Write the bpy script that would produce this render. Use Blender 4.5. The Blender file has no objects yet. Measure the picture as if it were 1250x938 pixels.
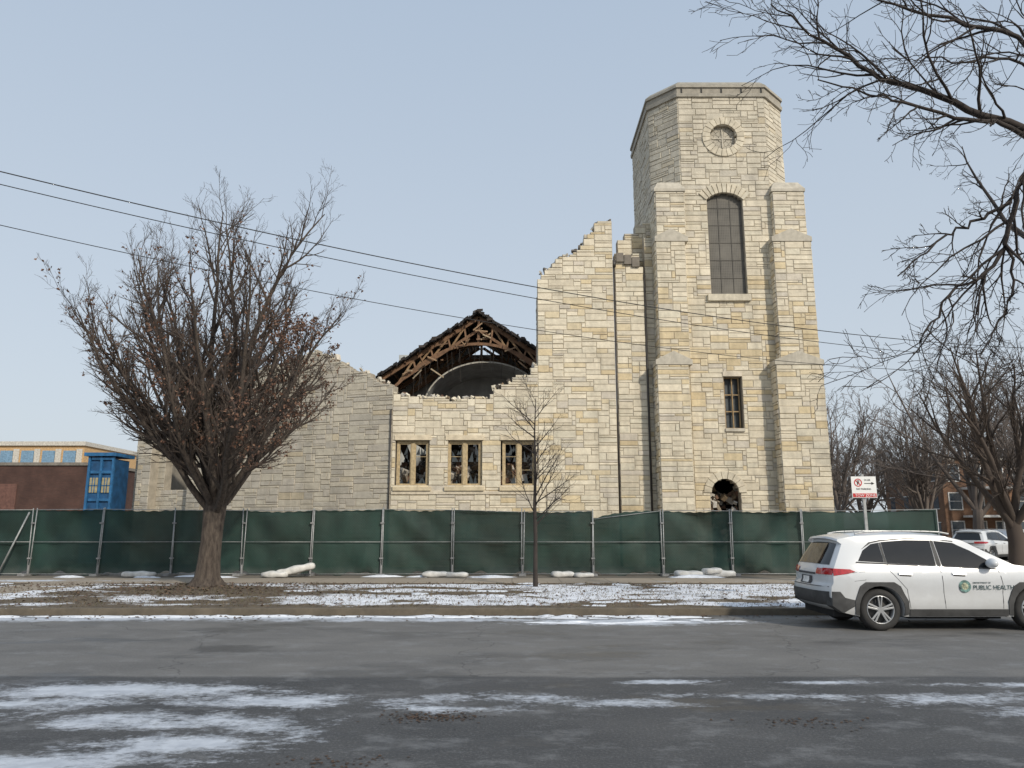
import bpy, bmesh, math, random
from mathutils import Vector, Matrix
R = random.Random(7)
sc = bpy.context.scene
col = sc.collection
G = 0.14

# ------------------------------------------------------------------ helpers
def empty(name, loc=(0,0,0)):
    o = bpy.data.objects.new(name, None); o.location = loc; o.empty_display_size=.2
    col.objects.link(o); return o
def mesh_obj(name, verts, faces, mat=None, parent=None, smooth=False, cols=None):
    me = bpy.data.meshes.new(name); me.from_pydata(verts, [], faces); me.update()
    if cols is not None:
        a = me.attributes.new("Col", 'FLOAT_COLOR', 'POINT')
        flat = []
        for c in cols: flat += [c[0], c[1], c[2], 1.0]
        a.data.foreach_set("color", flat)
    if mat: me.materials.append(mat)
    if smooth: me.polygons.foreach_set("use_smooth", [True]*len(me.polygons))
    o = bpy.data.objects.new(name, me); col.objects.link(o)
    if parent: o.parent = parent
    return o
class MB:
    def __init__(s): s.v=[]; s.f=[]; s.c=[]
    def add(s, vs, fs, c=None):
        b=len(s.v); s.v+= [tuple(v) for v in vs]; s.f += [tuple(i+b for i in f) for f in fs]
        s.c += [c or (1,1,1)]*len(vs)
    def box(s, x0,x1,y0,y1,z0,z1,c=None):
        s.add([(x0,y0,z0),(x1,y0,z0),(x1,y1,z0),(x0,y1,z0),(x0,y0,z1),(x1,y0,z1),(x1,y1,z1),(x0,y1,z1)],
              [(0,3,2,1),(4,5,6,7),(0,1,5,4),(1,2,6,5),(2,3,7,6),(3,0,4,7)],c)
    def beam(s, a, b, w, h=None, c=None, sides=4):
        a=Vector(a); b=Vector(b); d=(b-a); 
        if d.length<1e-6: return
        d.normalize(); up=Vector((0,0,1)) if abs(d.z)<.95 else Vector((0,1,0))
        sx=d.cross(up).normalized(); sy=sx.cross(d).normalized(); h=h or w
        vs=[]
        for p in (a,b):
            for (i,j) in ((-1,-1),(1,-1),(1,1),(-1,1)):
                vs.append(p+sx*i*w/2+sy*j*h/2)
        s.add(vs,[(0,1,2,3),(7,6,5,4),(0,4,5,1),(1,5,6,2),(2,6,7,3),(3,7,4,0)],c)
    def cyl(s,a,b,r,n=10,r2=None,c=None):
        a=Vector(a); b=Vector(b); d=(b-a).normalized(); up=Vector((0,0,1)) if abs(d.z)<.95 else Vector((0,1,0))
        sx=d.cross(up).normalized(); sy=sx.cross(d).normalized(); r2=r if r2 is None else r2
        vs=[]
        for p,rr in ((a,r),(b,r2)):
            for i in range(n):
                t=2*math.pi*i/n; vs.append(p+(sx*math.cos(t)+sy*math.sin(t))*rr)
        fs=[(i,(i+1)%n,n+(i+1)%n,n+i) for i in range(n)]
        fs += [tuple(range(n))[::-1], tuple(range(n,2*n))]
        s.add(vs,fs,c)
    def obj(s,name,mat,parent=None,smooth=False,bevel=0):
        o=mesh_obj(name,s.v,s.f,mat,parent,smooth,s.c)
        if bevel:
            m=o.modifiers.new("b",'BEVEL'); m.width=bevel; m.segments=2; m.limit_method='ANGLE'
        return o

def nodes(name):
    m=bpy.data.materials.new(name); m.use_nodes=True; nt=m.node_tree
    return m, nt, nt.nodes["Principled BSDF"]
def N(nt,t,**k):
    n=nt.nodes.new(t)
    for a,b in k.items(): setattr(n,a,b)
    return n
def math_(nt,op,a,b=None,c=None,clamp=False):
    n=N(nt,'ShaderNodeMath',operation=op,use_clamp=clamp)
    for i,x in enumerate((a,b,c)):
        if x is None: continue
        if isinstance(x,(int,float)): n.inputs[i].default_value=x
        else: nt.links.new(x,n.inputs[i])
    return n.outputs[0]
def mixc(nt,fac,a,b,mode='MIX'):
    n=N(nt,'ShaderNodeMix',data_type='RGBA',blend_type=mode)
    for i,x in ((0,fac),(6,a),(7,b)):
        if isinstance(x,(int,float)): n.inputs[i].default_value=x
        elif isinstance(x,tuple): n.inputs[i].default_value=(x[0],x[1],x[2],1)
        else: nt.links.new(x,n.inputs[i])
    return n.outputs[2]
def pos(nt,scale=(1,1,1),obj=False):
    if obj: o=N(nt,'ShaderNodeTexCoord').outputs['Object']
    else: o=N(nt,'ShaderNodeNewGeometry').outputs['Position']
    m=N(nt,'ShaderNodeMapping'); m.inputs['Scale'].default_value=scale
    nt.links.new(o,m.inputs[0]); return m.outputs[0]
def noise(nt,vec,scale,detail=4,rough=.55):
    n=N(nt,'ShaderNodeTexNoise'); n.inputs['Scale'].default_value=scale; n.inputs['Detail'].default_value=detail
    n.inputs['Roughness'].default_value=rough
    nt.links.new(vec,n.inputs['Vector']); return n.outputs[0]
def mrange(nt,v,a,b,c=0,d=1,smooth=False):
    n=N(nt,'ShaderNodeMapRange'); n.clamp=True
    if smooth: n.interpolation_type='SMOOTHSTEP'
    nt.links.new(v,n.inputs[0])
    for i,x in enumerate((a,b,c,d)): n.inputs[i+1].default_value=x
    return n.outputs[0]
def bump(nt,bs,h,strength=.4,dist=.02):
    n=N(nt,'ShaderNodeBump'); n.inputs['Strength'].default_value=strength; n.inputs['Distance'].default_value=dist
    nt.links.new(h,n.inputs['Height']); nt.links.new(n.outputs[0],bs.inputs['Normal'])
def simple(name,c,rough=.7,metal=0,var=.25,scale=6,bmp=0,obj=True,coat=0,det=3):
    m,nt,bs=nodes(name); v=pos(nt,obj=obj)
    n=noise(nt,v,scale,det)
    f=mrange(nt,n,.3,.7,1-var,1+var)
    cc=N(nt,'ShaderNodeVectorMath',operation='SCALE'); cc.inputs[0].default_value=c; nt.links.new(f,cc.inputs['Scale'])
    nt.links.new(cc.outputs[0],bs.inputs['Base Color'])
    bs.inputs['Roughness'].default_value=rough; bs.inputs['Metallic'].default_value=metal
    if coat: bs.inputs['Coat Weight'].default_value=coat
    if bmp: bump(nt,bs,noise(nt,v,scale*6,3),bmp,.01)
    return m
def attrmat(name,rough=.85,var=.25,scale=5,bs_=.5,bdist=.02,bscale=14,streak=0):
    m,nt,bs=nodes(name); v=pos(nt)
    a=N(nt,'ShaderNodeAttribute',attribute_name="Col").outputs['Color']
    f=mrange(nt,noise(nt,v,scale,4,.65),.3,.7,1-var,1+var)
    if streak:
        f2=mrange(nt,noise(nt,pos(nt,(1.2,1.2,.18)),1.3,3,.7),.48,.72,1,1-streak); f=math_(nt,'MULTIPLY',f,f2)
    cc=N(nt,'ShaderNodeVectorMath',operation='SCALE'); nt.links.new(a,cc.inputs[0]); nt.links.new(f,cc.inputs['Scale'])
    nt.links.new(cc.outputs[0],bs.inputs['Base Color']); bs.inputs['Roughness'].default_value=rough
    if bs_: bump(nt,bs,noise(nt,v,bscale,3,.65),bs_,bdist)
    return m

# ------------------------------------------------------------------ world, sun, camera
AZ=math.radians(34); EL=math.radians(31)
sv=Vector((math.sin(AZ)*math.cos(EL),-math.cos(AZ)*math.cos(EL),math.sin(EL)))
w=bpy.data.worlds.new("World"); sc.world=w; w.use_nodes=True; nt=w.node_tree; bg=nt.nodes['Background']
sky=nt.nodes.new('ShaderNodeTexSky'); sky.sky_type='NISHITA'; sky.sun_disc=False
sky.sun_elevation=EL; sky.sun_rotation=math.radians(180)-AZ; sky.dust_density=4.0; sky.air_density=1.0; sky.ozone_density=1.5
tc=nt.nodes.new('ShaderNodeTexCoord'); sx_=nt.nodes.new('ShaderNodeSeparateXYZ'); nt.links.new(tc.outputs['Generated'],sx_.inputs[0])
hz=mixc(nt,mrange(nt,sx_.outputs[2],0,.62),(6.8,7.4,7.9),(4.8,5.8,7.1))
nt.links.new(mixc(nt,.8,sky.outputs[0],hz),bg.inputs[0]); bg.inputs[1].default_value=.108
L=bpy.data.lights.new("sun",'SUN'); L.energy=2.8; L.angle=math.radians(2.5); L.color=(1,.915,.78)
lo=bpy.data.objects.new("sun",L); col.objects.link(lo); lo.rotation_euler=(sv).to_track_quat('Z','Y').to_euler(); lo.location=(20,-20,30)
cd=bpy.data.cameras.new("camera"); cam=bpy.data.objects.new("camera",cd); col.objects.link(cam)
cam.location=(0,0,1.75); cam.rotation_euler=(math.radians(90+10.77),0,0); cd.sensor_width=36; cd.lens=26.64; cd.clip_end=3000
sc.camera=cam
sc.view_settings.view_transform='Standard'; sc.view_settings.look='None'; sc.view_settings.exposure=0

# ------------------------------------------------------------------ ground materials
def ellmask(nt, ells):
    p=N(nt,'ShaderNodeNewGeometry').outputs['Position']; acc=None
    for (x,y,rx,ry,st) in ells:
        s=N(nt,'ShaderNodeVectorMath',operation='SUBTRACT'); nt.links.new(p,s.inputs[0]); s.inputs[1].default_value=(x,y,0)
        m=N(nt,'ShaderNodeVectorMath',operation='MULTIPLY'); nt.links.new(s.outputs[0],m.inputs[0]); m.inputs[1].default_value=(1/rx,1/ry,0)
        l=N(nt,'ShaderNodeVectorMath',operation='LENGTH'); nt.links.new(m.outputs[0],l.inputs[0])
        r=math_(nt,'MULTIPLY',math_(nt,'SUBTRACT',1.0,l.outputs['Value']),st)
        acc=r if acc is None else math_(nt,'MAXIMUM',acc,r)
    return acc
def snowy(name, basefn, ells, amp=1.6, fine=.5, stretch=(1,2.2,1), bias=0, nscale=1.1, snowc=(.66,.70,.76), soft=.25, fsc=9, fst=(1,1.6,1), mx=1.0):
    m,nt,bs=nodes(name)
    base,rough,h=basefn(nt)
    e=ellmask(nt,ells)
    e=math_(nt,'MAXIMUM',e,-1.6)
    v=pos(nt,stretch)
    n1=math_(nt,'MULTIPLY',math_(nt,'SUBTRACT',noise(nt,v,nscale,6,.62),.5),amp*2)
    n2=math_(nt,'MULTIPLY',math_(nt,'SUBTRACT',noise(nt,pos(nt,fst),fsc,4,.75),.5),fine*2)
    s=math_(nt,'ADD',math_(nt,'ADD',math_(nt,'ADD',e,n1),n2),bias)
    mask=mrange(nt,s,0,soft,0,mx)
    sc_=mixc(nt,mrange(nt,noise(nt,v,5,3),.35,.65),(snowc[0]*.74,snowc[1]*.75,snowc[2]*.77),snowc)
    nt.links.new(mixc(nt,mask,base,sc_),bs.inputs['Base Color'])
    if isinstance(rough,(int,float)): bs.inputs['Roughness'].default_value=rough
    else: nt.links.new(rough,bs.inputs['Roughness'])
    hh=math_(nt,'ADD',math_(nt,'MULTIPLY',h,.3),math_(nt,'MULTIPLY',mask,.7))
    bump(nt,bs,hh,.6,.02)
    return m
def road_base(nt):
    v=pos(nt)
    f=noise(nt,v,38,3,.8); big=noise(nt,pos(nt,(.5,.8,1)),1.0,5,.65)
    sp=N(nt,'ShaderNodeSeparateXYZ'); nt.links.new(v,sp.inputs[0])
    wob=math_(nt,'ADD',sp.outputs[1],math_(nt,'MULTIPLY',noise(nt,v,.6,3),.3))
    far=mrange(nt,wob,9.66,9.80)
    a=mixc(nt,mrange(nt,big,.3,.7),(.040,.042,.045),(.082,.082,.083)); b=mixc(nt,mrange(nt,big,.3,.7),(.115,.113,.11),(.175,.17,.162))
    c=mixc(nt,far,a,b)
    c=mixc(nt,mrange(nt,f,.52,.78,0,.55),c,(.26,.255,.25))
    c=mixc(nt,mrange(nt,f,.45,.25,0,.6),c,(.018,.018,.018))
    vo=N(nt,'ShaderNodeTexVoronoi',feature='DISTANCE_TO_EDGE'); vo.inputs['Scale'].default_value=.17
    d=N(nt,'ShaderNodeVectorMath',operation='ADD'); nn=N(nt,'ShaderNodeTexNoise'); nn.inputs['Scale'].default_value=1.6; nn.inputs['Detail'].default_value=5
    nt.links.new(v,nn.inputs['Vector']); nt.links.new(v,d.inputs[0]); nt.links.new(nn.outputs['Color'],d.inputs[1]); nt.links.new(d.outputs[0],vo.inputs['Vector'])
    cr=mrange(nt,vo.outputs['Distance'],.0,.0035,.6,0)
    c=mixc(nt,cr,c,(.03,.03,.03))
    jn=math_(nt,'ABSOLUTE',math_(nt,'SUBTRACT',wob,12.9)); c=mixc(nt,mrange(nt,jn,0,.03,.35,0),c,(.04,.04,.04))
    wet=mrange(nt,noise(nt,pos(nt,(.5,1.0,1)),.7,5,.65),.52,.62,0,.42); c=mixc(nt,wet,c,(.034,.035,.037))
    sa=mrange(nt,noise(nt,pos(nt,(.7,1,1)),2.0,7,.75),.52,.68,0,.5); c=mixc(nt,sa,c,(.24,.245,.25))
    br=mrange(nt,noise(nt,pos(nt,(.9,1.3,1)),1.5,7,.8),.65,.69,0,.8); c=mixc(nt,br,c,(.06,.04,.027))
    return c,math_(nt,'SUBTRACT',.80,math_(nt,'MULTIPLY',wet,.8)),f
road_ells=[(-4.4,8.8,2.0,.48,1.4),(-2.5,8.3,1.1,.34,1.1),(-4.8,8.2,1.0,.3,1.0),(-3.4,7.5,1.4,.40,.9),(-2.7,6.75,1.0,.38,1.2),(-3.5,6.2,1.2,.35,1.0),(-2.2,7.2,.5,.3,.8),
  (-.2,8.35,1.3,.26,.6),(-.7,8.0,.9,.2,.55),(1.1,8.2,.7,.2,.5),(1.75,9.25,.6,.16,1.3),(3.6,9.25,.65,.11,1.1),(4.6,8.35,1.7,.28,.7),(5.9,9.1,1.0,.15,1.0),(5.3,7.8,.9,.25,.7),(3.0,8.5,1.2,.12,.5),
  (-6,15.6,7,.36,1.5),(2.2,15.0,2.4,.6,1.5),(-1.5,15.3,5,.34,1.1),(-12,15.4,8,.45,1.4)]
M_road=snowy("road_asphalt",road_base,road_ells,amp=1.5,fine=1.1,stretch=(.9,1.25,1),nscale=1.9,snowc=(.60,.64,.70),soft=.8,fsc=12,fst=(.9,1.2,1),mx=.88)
def verge_base(nt):
    v=pos(nt)
    n=noise(nt,v,3,4,.7); f=noise(nt,v,35,3,.8)
    c=mixc(nt,mrange(nt,n,.35,.65),(.050,.036,.024),(.13,.10,.065))
    c=mixc(nt,mrange(nt,f,.4,.7,0,.6),c,(.20,.155,.10))
    return c,.95,f
verge_ells=[(-14.5,19.5,4.8,3.8,1.9),(-11.4,22.9,4,.5,1.2),(-3,18.3,7,1.5,1.1),(3.4,20,5,2.8,1.2),(7,22,7,1.3,1.5),(-3,22.4,6,.9,1.3),(-2.5,20.6,3.6,.9,1.2),(9,17.7,6,1.5,1.1),(3,17.1,7,.5,.9),(-7,17.0,4,.4,.7),(8,20,6,2.6,1.0)]
M_verge=snowy("verge_dirt_snow",verge_base,verge_ells,amp=2.8,fine=.85,stretch=(.45,.8,1),nscale=.9,bias=-.22,snowc=(.80,.82,.86),soft=.4,fsc=5,fst=(1,1,1))
def lot_base(nt):
    v=pos(nt); n=noise(nt,v,1.3,4,.7); c=mixc(nt,n,(.10,.085,.065),(.24,.21,.17)); return c,.95,n
M_lot=snowy("lot_ground",lot_base,[(0,60,60,40,.3)],amp=1.2,fine=.6,bias=-.5)
def walk_base(nt):
    v=pos(nt); n=noise(nt,v,2.0,4,.7)
    c=mixc(nt,n,(.25,.21,.16),(.40,.34,.27))
    sp=N(nt,'ShaderNodeSeparateXYZ'); nt.links.new(v,sp.inputs[0])
    j=math_(nt,'PINGPONG',sp.outputs[0],.75); jm=mrange(nt,j,0,.02,.8,0)
    c=mixc(nt,jm,c,(.08,.07,.06)); return c,.9,n
M_walk=snowy("sidewalk_concrete",walk_base,[(-15,24.3,7,1.2,.7),(9,24.2,5,.8,.4),(14,24,4,1,.4)],amp=1.5,fine=.9,stretch=(.5,1.2,1),bias=-.5)
M_kerb=snowy("kerb_concrete",lambda nt:(mixc(nt,noise(nt,pos(nt),3,5,.75),(.04,.036,.03),(.20,.165,.12)),.9,noise(nt,pos(nt),20,3)),[(-12,16.2,4,1,.6)],amp=.9,fine=.9,bias=-.55)

def sheet(name,x0,x1,y0,y1,z,mat):
    return mesh_obj(name,[(x0,y0,z),(x1,y0,z),(x1,y1,z),(x0,y1,z)],[(0,1,2,3)],mat)
sheet("ground",-1500,1500,-600,2500,-.02,M_lot)
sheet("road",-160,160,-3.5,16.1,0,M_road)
sheet("side_road",21.5,31,16.104,250,0,M_road)
def slab(name,x0,x1,y0,y1,z1,mat,z0=-.1,bev=0):
    b=MB(); b.box(x0,x1,y0,y1,z0,z1); return b.obj(name,mat,None,False,bev)
slab("kerb",-160,21.35,16.1,16.26,G,M_kerb,bev=.02)
slab("kerb",21.35,21.5,16.1,250,G,M_kerb,bev=.02)
slab("kerb",-160,160,-3.65,-3.5,G,M_kerb,bev=.02)
slab("kerb",31,31.15,16.1,250,G,M_kerb,bev=.02)
slab("grass_verge",-160,21.35,16.26,23.4,G-.004,M_verge)
slab("sidewalk",-160,21.35,23.4,25.6,G,M_walk)
slab("church_lot",-160,21.35,25.6,250,G-.008,M_lot)
slab("grass_verge",31.15,160,16.26,250,G-.004,M_lot)
slab("sidewalk",-160,160,-9,-3.65,G,M_walk)
slab("footpath",-14.2,-12.3,16.27,23.39,G+.002,M_walk)
M_snow=simple("crusty_snow",(.72,.75,.80),.8,var=.12,scale=9,bmp=.6,obj=False)
sb=MB()
def snowlump(x,y,z0,rx,ry,h,rs):
    n=14; m=4; vs=[(x,y,z0+h)]
    jr=[rs.uniform(.55,1.2) for _ in range(n)]
    for j in range(1,m+1):
        q=j/m
        for i in range(n):
            a=2*math.pi*i/n; rr=q*jr[i]
            vs.append((x+rx*rr*math.cos(a),y+ry*rr*math.sin(a),z0+h*(1-q*q)*rs.uniform(.6,1.1)-(.006 if j==m else 0)))
    fs=[(0,1+i,1+(i+1)%n) for i in range(n)]
    for j in range(m-1):
        for i in range(n): fs.append((1+j*n+i,1+(j+1)*n+i,1+(j+1)*n+(i+1)%n,1+j*n+(i+1)%n))
    sb.add(vs,fs)
rs=random.Random(77)
for _ in range(90):
    x=rs.uniform(-15,3.8); snowlump(x,15.78+rs.uniform(-.12,.2),0,rs.uniform(.15,.7),rs.uniform(.05,.14),rs.uniform(.01,.035),rs)
for _ in range(14): snowlump(rs.uniform(.5,4.3),15.1+rs.uniform(-.4,.5),0,rs.uniform(.2,.6),rs.uniform(.06,.15),rs.uniform(.01,.03),rs)
for _ in range(90):
    x=rs.choice([rs.uniform(-16,-11.5),rs.uniform(-6,12),rs.uniform(-6,12)]); y=rs.uniform(16.6,23.2); snowlump(x,y,G-.004,rs.uniform(.1,.6),rs.uniform(.1,.4),rs.uniform(.01,.03),rs)
for _ in range(12): snowlump(rs.uniform(-15,12),26.2+rs.uniform(-.3,.2),G-.004,rs.uniform(.3,1.0),rs.uniform(.1,.3),rs.uniform(.04,.10),rs)
sb.obj("snow_patches",M_snow,None,True)
# ------------------------------------------------------------------ stone work
GOLD=[(.66,.55,.36),(.65,.555,.385),(.61,.50,.32)]
CREAM=[(.69,.62,.485),(.66,.595,.465),(.72,.65,.51),(.65,.58,.45),(.655,.60,.475),(.71,.635,.495)]
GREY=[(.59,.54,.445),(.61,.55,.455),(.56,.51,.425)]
def stonecol(z,tone):
    g=.06
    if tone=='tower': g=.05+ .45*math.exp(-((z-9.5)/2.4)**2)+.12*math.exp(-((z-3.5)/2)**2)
    if tone=='nave': g=.15
    if tone=='grey': g=.02
    r=R.random()
    if r<g: c=R.choice(GOLD)
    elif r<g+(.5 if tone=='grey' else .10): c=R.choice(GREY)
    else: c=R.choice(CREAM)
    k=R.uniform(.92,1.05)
    if tone=='grey': c=tuple(c[i]*.6+(.47,.44,.38)[i]*.4 for i in range(3)); k*=.84  # left wing's shaded look put into the stone colour: greyer and darker
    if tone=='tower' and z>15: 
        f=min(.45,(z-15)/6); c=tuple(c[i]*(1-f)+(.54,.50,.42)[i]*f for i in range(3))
    return tuple(x*k for x in c)
def stone_wall(S,B,a,b,z0,z1,inside=None,th=.5,tone='nave',cw=.165,ch=.108,back=True):
    a=Vector((a[0],a[1],0)); b=Vector((b[0],b[1],0)); Ln=(b-a).length; d=(b-a)/Ln; n=Vector((d.y,-d.x,0))
    nx=max(1,round(Ln/cw)); nz=max(1,round((z1-z0)/ch)); cw=Ln/nx; ch=(z1-z0)/nz
    ok=[[True]*nz for _ in range(nx)]
    if inside:
        for i in range(nx):
            for j in range(nz): ok[i][j]=inside((i+.5)*cw,z0+(j+.5)*ch)
    if back:
        runs={}
        for i in range(nx):
            j=0
            while j<nz:
                if ok[i][j]:
                    k=j
                    while k<nz and ok[i][k]: k+=1
                    runs.setdefault((j,k),[]).append(i); j=k
                else: j+=1
        for (j,k),ii in runs.items():
            s=ii[0]; p=s
            seqs=[]
            for q in ii[1:]+[None]:
                if q is None or q!=p+1:
                    seqs.append((s,p)); s=q
                p=q
            for (s,e) in seqs:
                p0=a+d*(s*cw); p1=a+d*((e+1)*cw); vs=[]
                for z in (z0+j*ch,z0+k*ch):
                    for P in (p0,p1,p1-n*th,p0-n*th): vs.append((P.x,P.y,z))
                B.add(vs,[(0,3,2,1),(4,5,6,7),(0,1,5,4),(1,2,6,5),(2,3,7,6),(3,0,4,7)],(.37,.33,.265))
    used=[[False]*nz for _ in range(nx)]
    for j in range(nz):
        for i in range(nx):
            if used[i][j] or not ok[i][j]: continue
            h=R.choices([1,2,3],[.2,.55,.25])[0]; wd=R.choices([1,2,3,4,5,6,7],[.02,.08,.2,.25,.2,.15,.1])[0]
            if h==1: wd=max(wd,4)
            W=0
            while W<wd and i+W<nx and ok[i+W][j] and not used[i+W][j]: W+=1
            if i+W<nx and i+W+1>=nx and ok[i+W][j] and not used[i+W][j]: W+=1
            H=1
            while H<h and j+H<nz and all(ok[i+q][j+H] and not used[i+q][j+H] for q in range(W)): H+=1
            for q in range(W):
                for r in range(H): used[i+q][j+r]=True
            g=.007; m=.012+R.random()*.01
            s0=i*cw+g; s1=(i+W)*cw-g; t0=z0+j*ch+g; t1=z0+(j+H)*ch-g
            pr=R.uniform(.014,.036)
            vs=[]
            for (s,t) in ((s0,t0),(s1,t0),(s1,t1),(s0,t1)):
                P=a+d*s-n*.004; vs.append((P.x,P.y,t))
            for (s,t) in ((s0+m,t0+m),(s1-m,t0+m),(s1-m,t1-m),(s0+m,t1-m)):
                P=a+d*s+n*(pr+R.uniform(-.009,.009)); vs.append((P.x,P.y,t))
            S.add(vs,[(4,5,6,7),(0,1,5,4),(1,2,6,5),(2,3,7,6),(3,0,4,7)],stonecol((t0+t1)/2,tone))
M_stone=attrmat("limestone_ashlar",.9,.14,3.5,.7,.025,12,streak=.2)
M_mortar=attrmat("mortar",.95,.2,3,0)
LIME=(.50,.46,.38)
def prof(pts):
    def f(s):
        if s<=pts[0][0]: return pts[0][1]
        for (a,b),(c,d) in zip(pts,pts[1:]):
            if s<=c: return b+(d-b)*(s-a)/(c-a) if c>a else d
        return pts[-1][1]
    return f
church=empty("stone_church",(0,0,0))
S=MB(); B=MB(); T=MB()
WIN=[(-5.03,-3.62),(-2.80,-1.33),(-.42,1.02)]
ptop=prof([(-5.25,7.75),(-5.0,7.6),(-4.4,7.42),(-3.4,7.5),(-2.6,7.38),(-1.4,7.45),(-1.0,7.4),(-.85,7.85),(-.2,8.05),(.2,8.3),(.7,8.45),(.9,8.8),(1.15,9.0)])
jag={}
def jit(s,amp=.12,k=2.4):
    i=int(math.floor(s*k)); 
    if i not in jag: jag[i]=R.uniform(-1,1)
    return jag[i]*amp
def nave(s,z):
    x=s-5.25
    if z>ptop(x)+jit(x): return False
    for a,b in WIN:
        if a<x<b and 3.52<z<5.52: return False
    return True
stone_wall(S,B,(-5.25,33),(1.15,33),0,9.3,nave,.45,'nave')
pB=prof([(0,12.6),(.15,13.2),(.6,13.35),(1.0,13.9),(1.6,14.2),(1.95,14.45),(2.2,14.9),(2.55,15.1),(2.75,15.65),(3.47,15.7)])
stone_wall(S,B,(1.15,33),(4.60,33),0,15.8,lambda s,z: z<pB(s)+jit(s+50,.14,3),.45,'nave')
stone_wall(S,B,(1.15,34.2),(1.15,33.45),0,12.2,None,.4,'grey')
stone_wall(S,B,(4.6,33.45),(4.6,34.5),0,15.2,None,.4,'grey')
stone_wall(S,B,(4.72,33.2),(6.02,33.2),0,14.3,lambda s,z: z<13.3+ (.9 if s<1.1 else .2)+jit(s+90,.1),.5,'nave')
stone_wall(S,B,(5.0,34.1),(6.72,34.1),10,16.6,lambda s,z: z<15.1+(.4 if s>.35 else 0)+(.6 if s>.8 else 0)+jit(s+120,.14),.5,'nave')
stone_wall(S,B,(6.12,33.35),(6.6,33.35),0,15.0,None,.4,'nave')
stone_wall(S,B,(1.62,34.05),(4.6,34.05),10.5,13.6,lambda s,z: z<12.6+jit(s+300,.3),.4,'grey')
for k in range(3): T.box(4.78+k*.36,5.12+k*.36,33.06,33.7,13.75-k*.12,14.18-.1*k,(.20,.175,.145))
WA=math.radians(18)
dA=Vector((-math.cos(WA),math.sin(WA),0)); nA=Vector((-math.sin(WA),-math.cos(WA),0))
LA=13.9
pa=Vector((-5.25,33,0)); pe=pa+dA*LA
pA=prof([(0,6.4),(2.5,6.4),(3.5,7.0),(5,8),(7,9.2),(9.6,9.7),(10.3,9.8),(10.9,9.4),(11.8,8.95),(12.6,8.6),(13.3,8.2),(13.9,8.0)])
AW=[(1.9,3.3),(4.6,6.0)]
def winA(s,z):
    if z>pA(s)+jit(s+200,.14,1.8): return False
    for a,b in AW:
        if a<s<b and 3.5<z<5.5: return False
    return True
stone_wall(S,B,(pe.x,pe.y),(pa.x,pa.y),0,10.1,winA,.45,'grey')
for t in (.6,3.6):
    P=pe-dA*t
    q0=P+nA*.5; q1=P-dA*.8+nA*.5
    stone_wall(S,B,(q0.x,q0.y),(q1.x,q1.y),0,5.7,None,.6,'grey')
OCT=[(7.9,33),(12.0,33),(13.2,34.2),(13.2,39.0),(12,40.2),(7.9,40.2),(6.7,39.0),(6.7,34.2)]
WX=9.87
def lancet(x): return 17.1-1.207+math.sqrt(max(0,1.207**2-(x-WX)**2))
def twr(s,z):
    x=7.9+s
    if abs(x-WX)<.85 and 12.15<z<lancet(x): return False
    if 9.42<x<10.12 and 6.05<z<8.36: return False
    if abs(x-9.2)<.62 and z<3.25+math.sqrt(max(0,.62**2-(x-9.2)**2)): return False
    if (x-9.97)**2+(z-19.9)**2<.64**2: return False
    return True
for i in range(8):
    a=OCT[i]; b=OCT[(i+1)%8]
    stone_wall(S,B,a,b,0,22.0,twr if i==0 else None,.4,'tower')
cx,cy=9.95,36.6
def octring(off,z0,z1,off1=None,c=(.36,.33,.27)):
    off1=off if off1 is None else off1
    ks=[]
    for o,z in ((off,z0),(off1,z1)):
        r=[]
        for (x,y) in OCT:
            v=Vector((x-cx,y-cy)); r.append((cx+v.x*(1+o/3.5),cy+v.y*(1+o/3.7),z))
        ks+=r
    T.add(ks,[(i,(i+1)%8,8+(i+1)%8,8+i) for i in range(8)]+[tuple(range(8,16)),tuple(range(8))[::-1]],c)
octring(.10,21.95,22.12,.12,(.40,.37,.31)); octring(.06,22.12,22.42,.06,(.35,.32,.265)); 
octring(.13,22.42,22.55,.13,(.40,.37,.31)); octring(.13,22.55,22.85,-.15,(.34,.315,.26))
for k in range(5):
    x=8.1+k*.95; T.box(x-.012,x+.012,32.86,32.93,22.13,22.41,(.12,.11,.1))
def gcap(x0,x1,y0,y1,z0,h,c=LIME):
    xm=(x0+x1)/2
    vs=[]
    for y in (y0,y1): vs+=[(x0,y,z0),(x1,y,z0),(x1,y,z0+h*.35),(xm,y,z0+h),(x0,y,z0+h*.35)]
    T.add(vs,[(0,1,2,3,4),(9,8,7,6,5),(0,5,6,1),(1,6,7,2),(2,7,8,3),(3,8,9,4),(4,9,5,0)],c)
def scap(x0,x1,y0,y1,z0,h,c=LIME):
    q=.22
    T.add([(x0,y0,z0),(x1,y0,z0),(x1,y1,z0),(x0,y1,z0),(x0,y0,z0+.14),(x1,y0,z0+.14),(x1,y1,z0+.14),(x0,y1,z0+.14),(x0+q,y0+.25,z0+h),(x1-q,y0+.25,z0+h),(x1-q,y1,z0+h),(x0+q,y1,z0+h)],
          [(0,3,2,1),(8,9,10,11),(0,1,5,4),(1,2,6,5),(2,3,7,6),(3,0,4,7),(4,5,9,8),(5,6,10,9),(6,7,11,10),(7,4,8,11)],c)
def buttress(st,back):
    for k,(x0,x1,yf,z0,z1) in enumerate(st):
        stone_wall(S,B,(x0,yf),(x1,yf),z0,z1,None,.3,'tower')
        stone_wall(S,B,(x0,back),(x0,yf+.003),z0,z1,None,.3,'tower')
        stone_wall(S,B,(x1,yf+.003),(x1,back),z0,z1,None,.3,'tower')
        if k<len(st)-1:
            n=st[k+1]; gcap(min(x0,n[0])-.05,max(x1,n[1])+.05,yf-.06,back-.2,z1,.62)
        else: scap(x0-.06,x1+.06,yf-.07,back,z1,.55)
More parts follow.
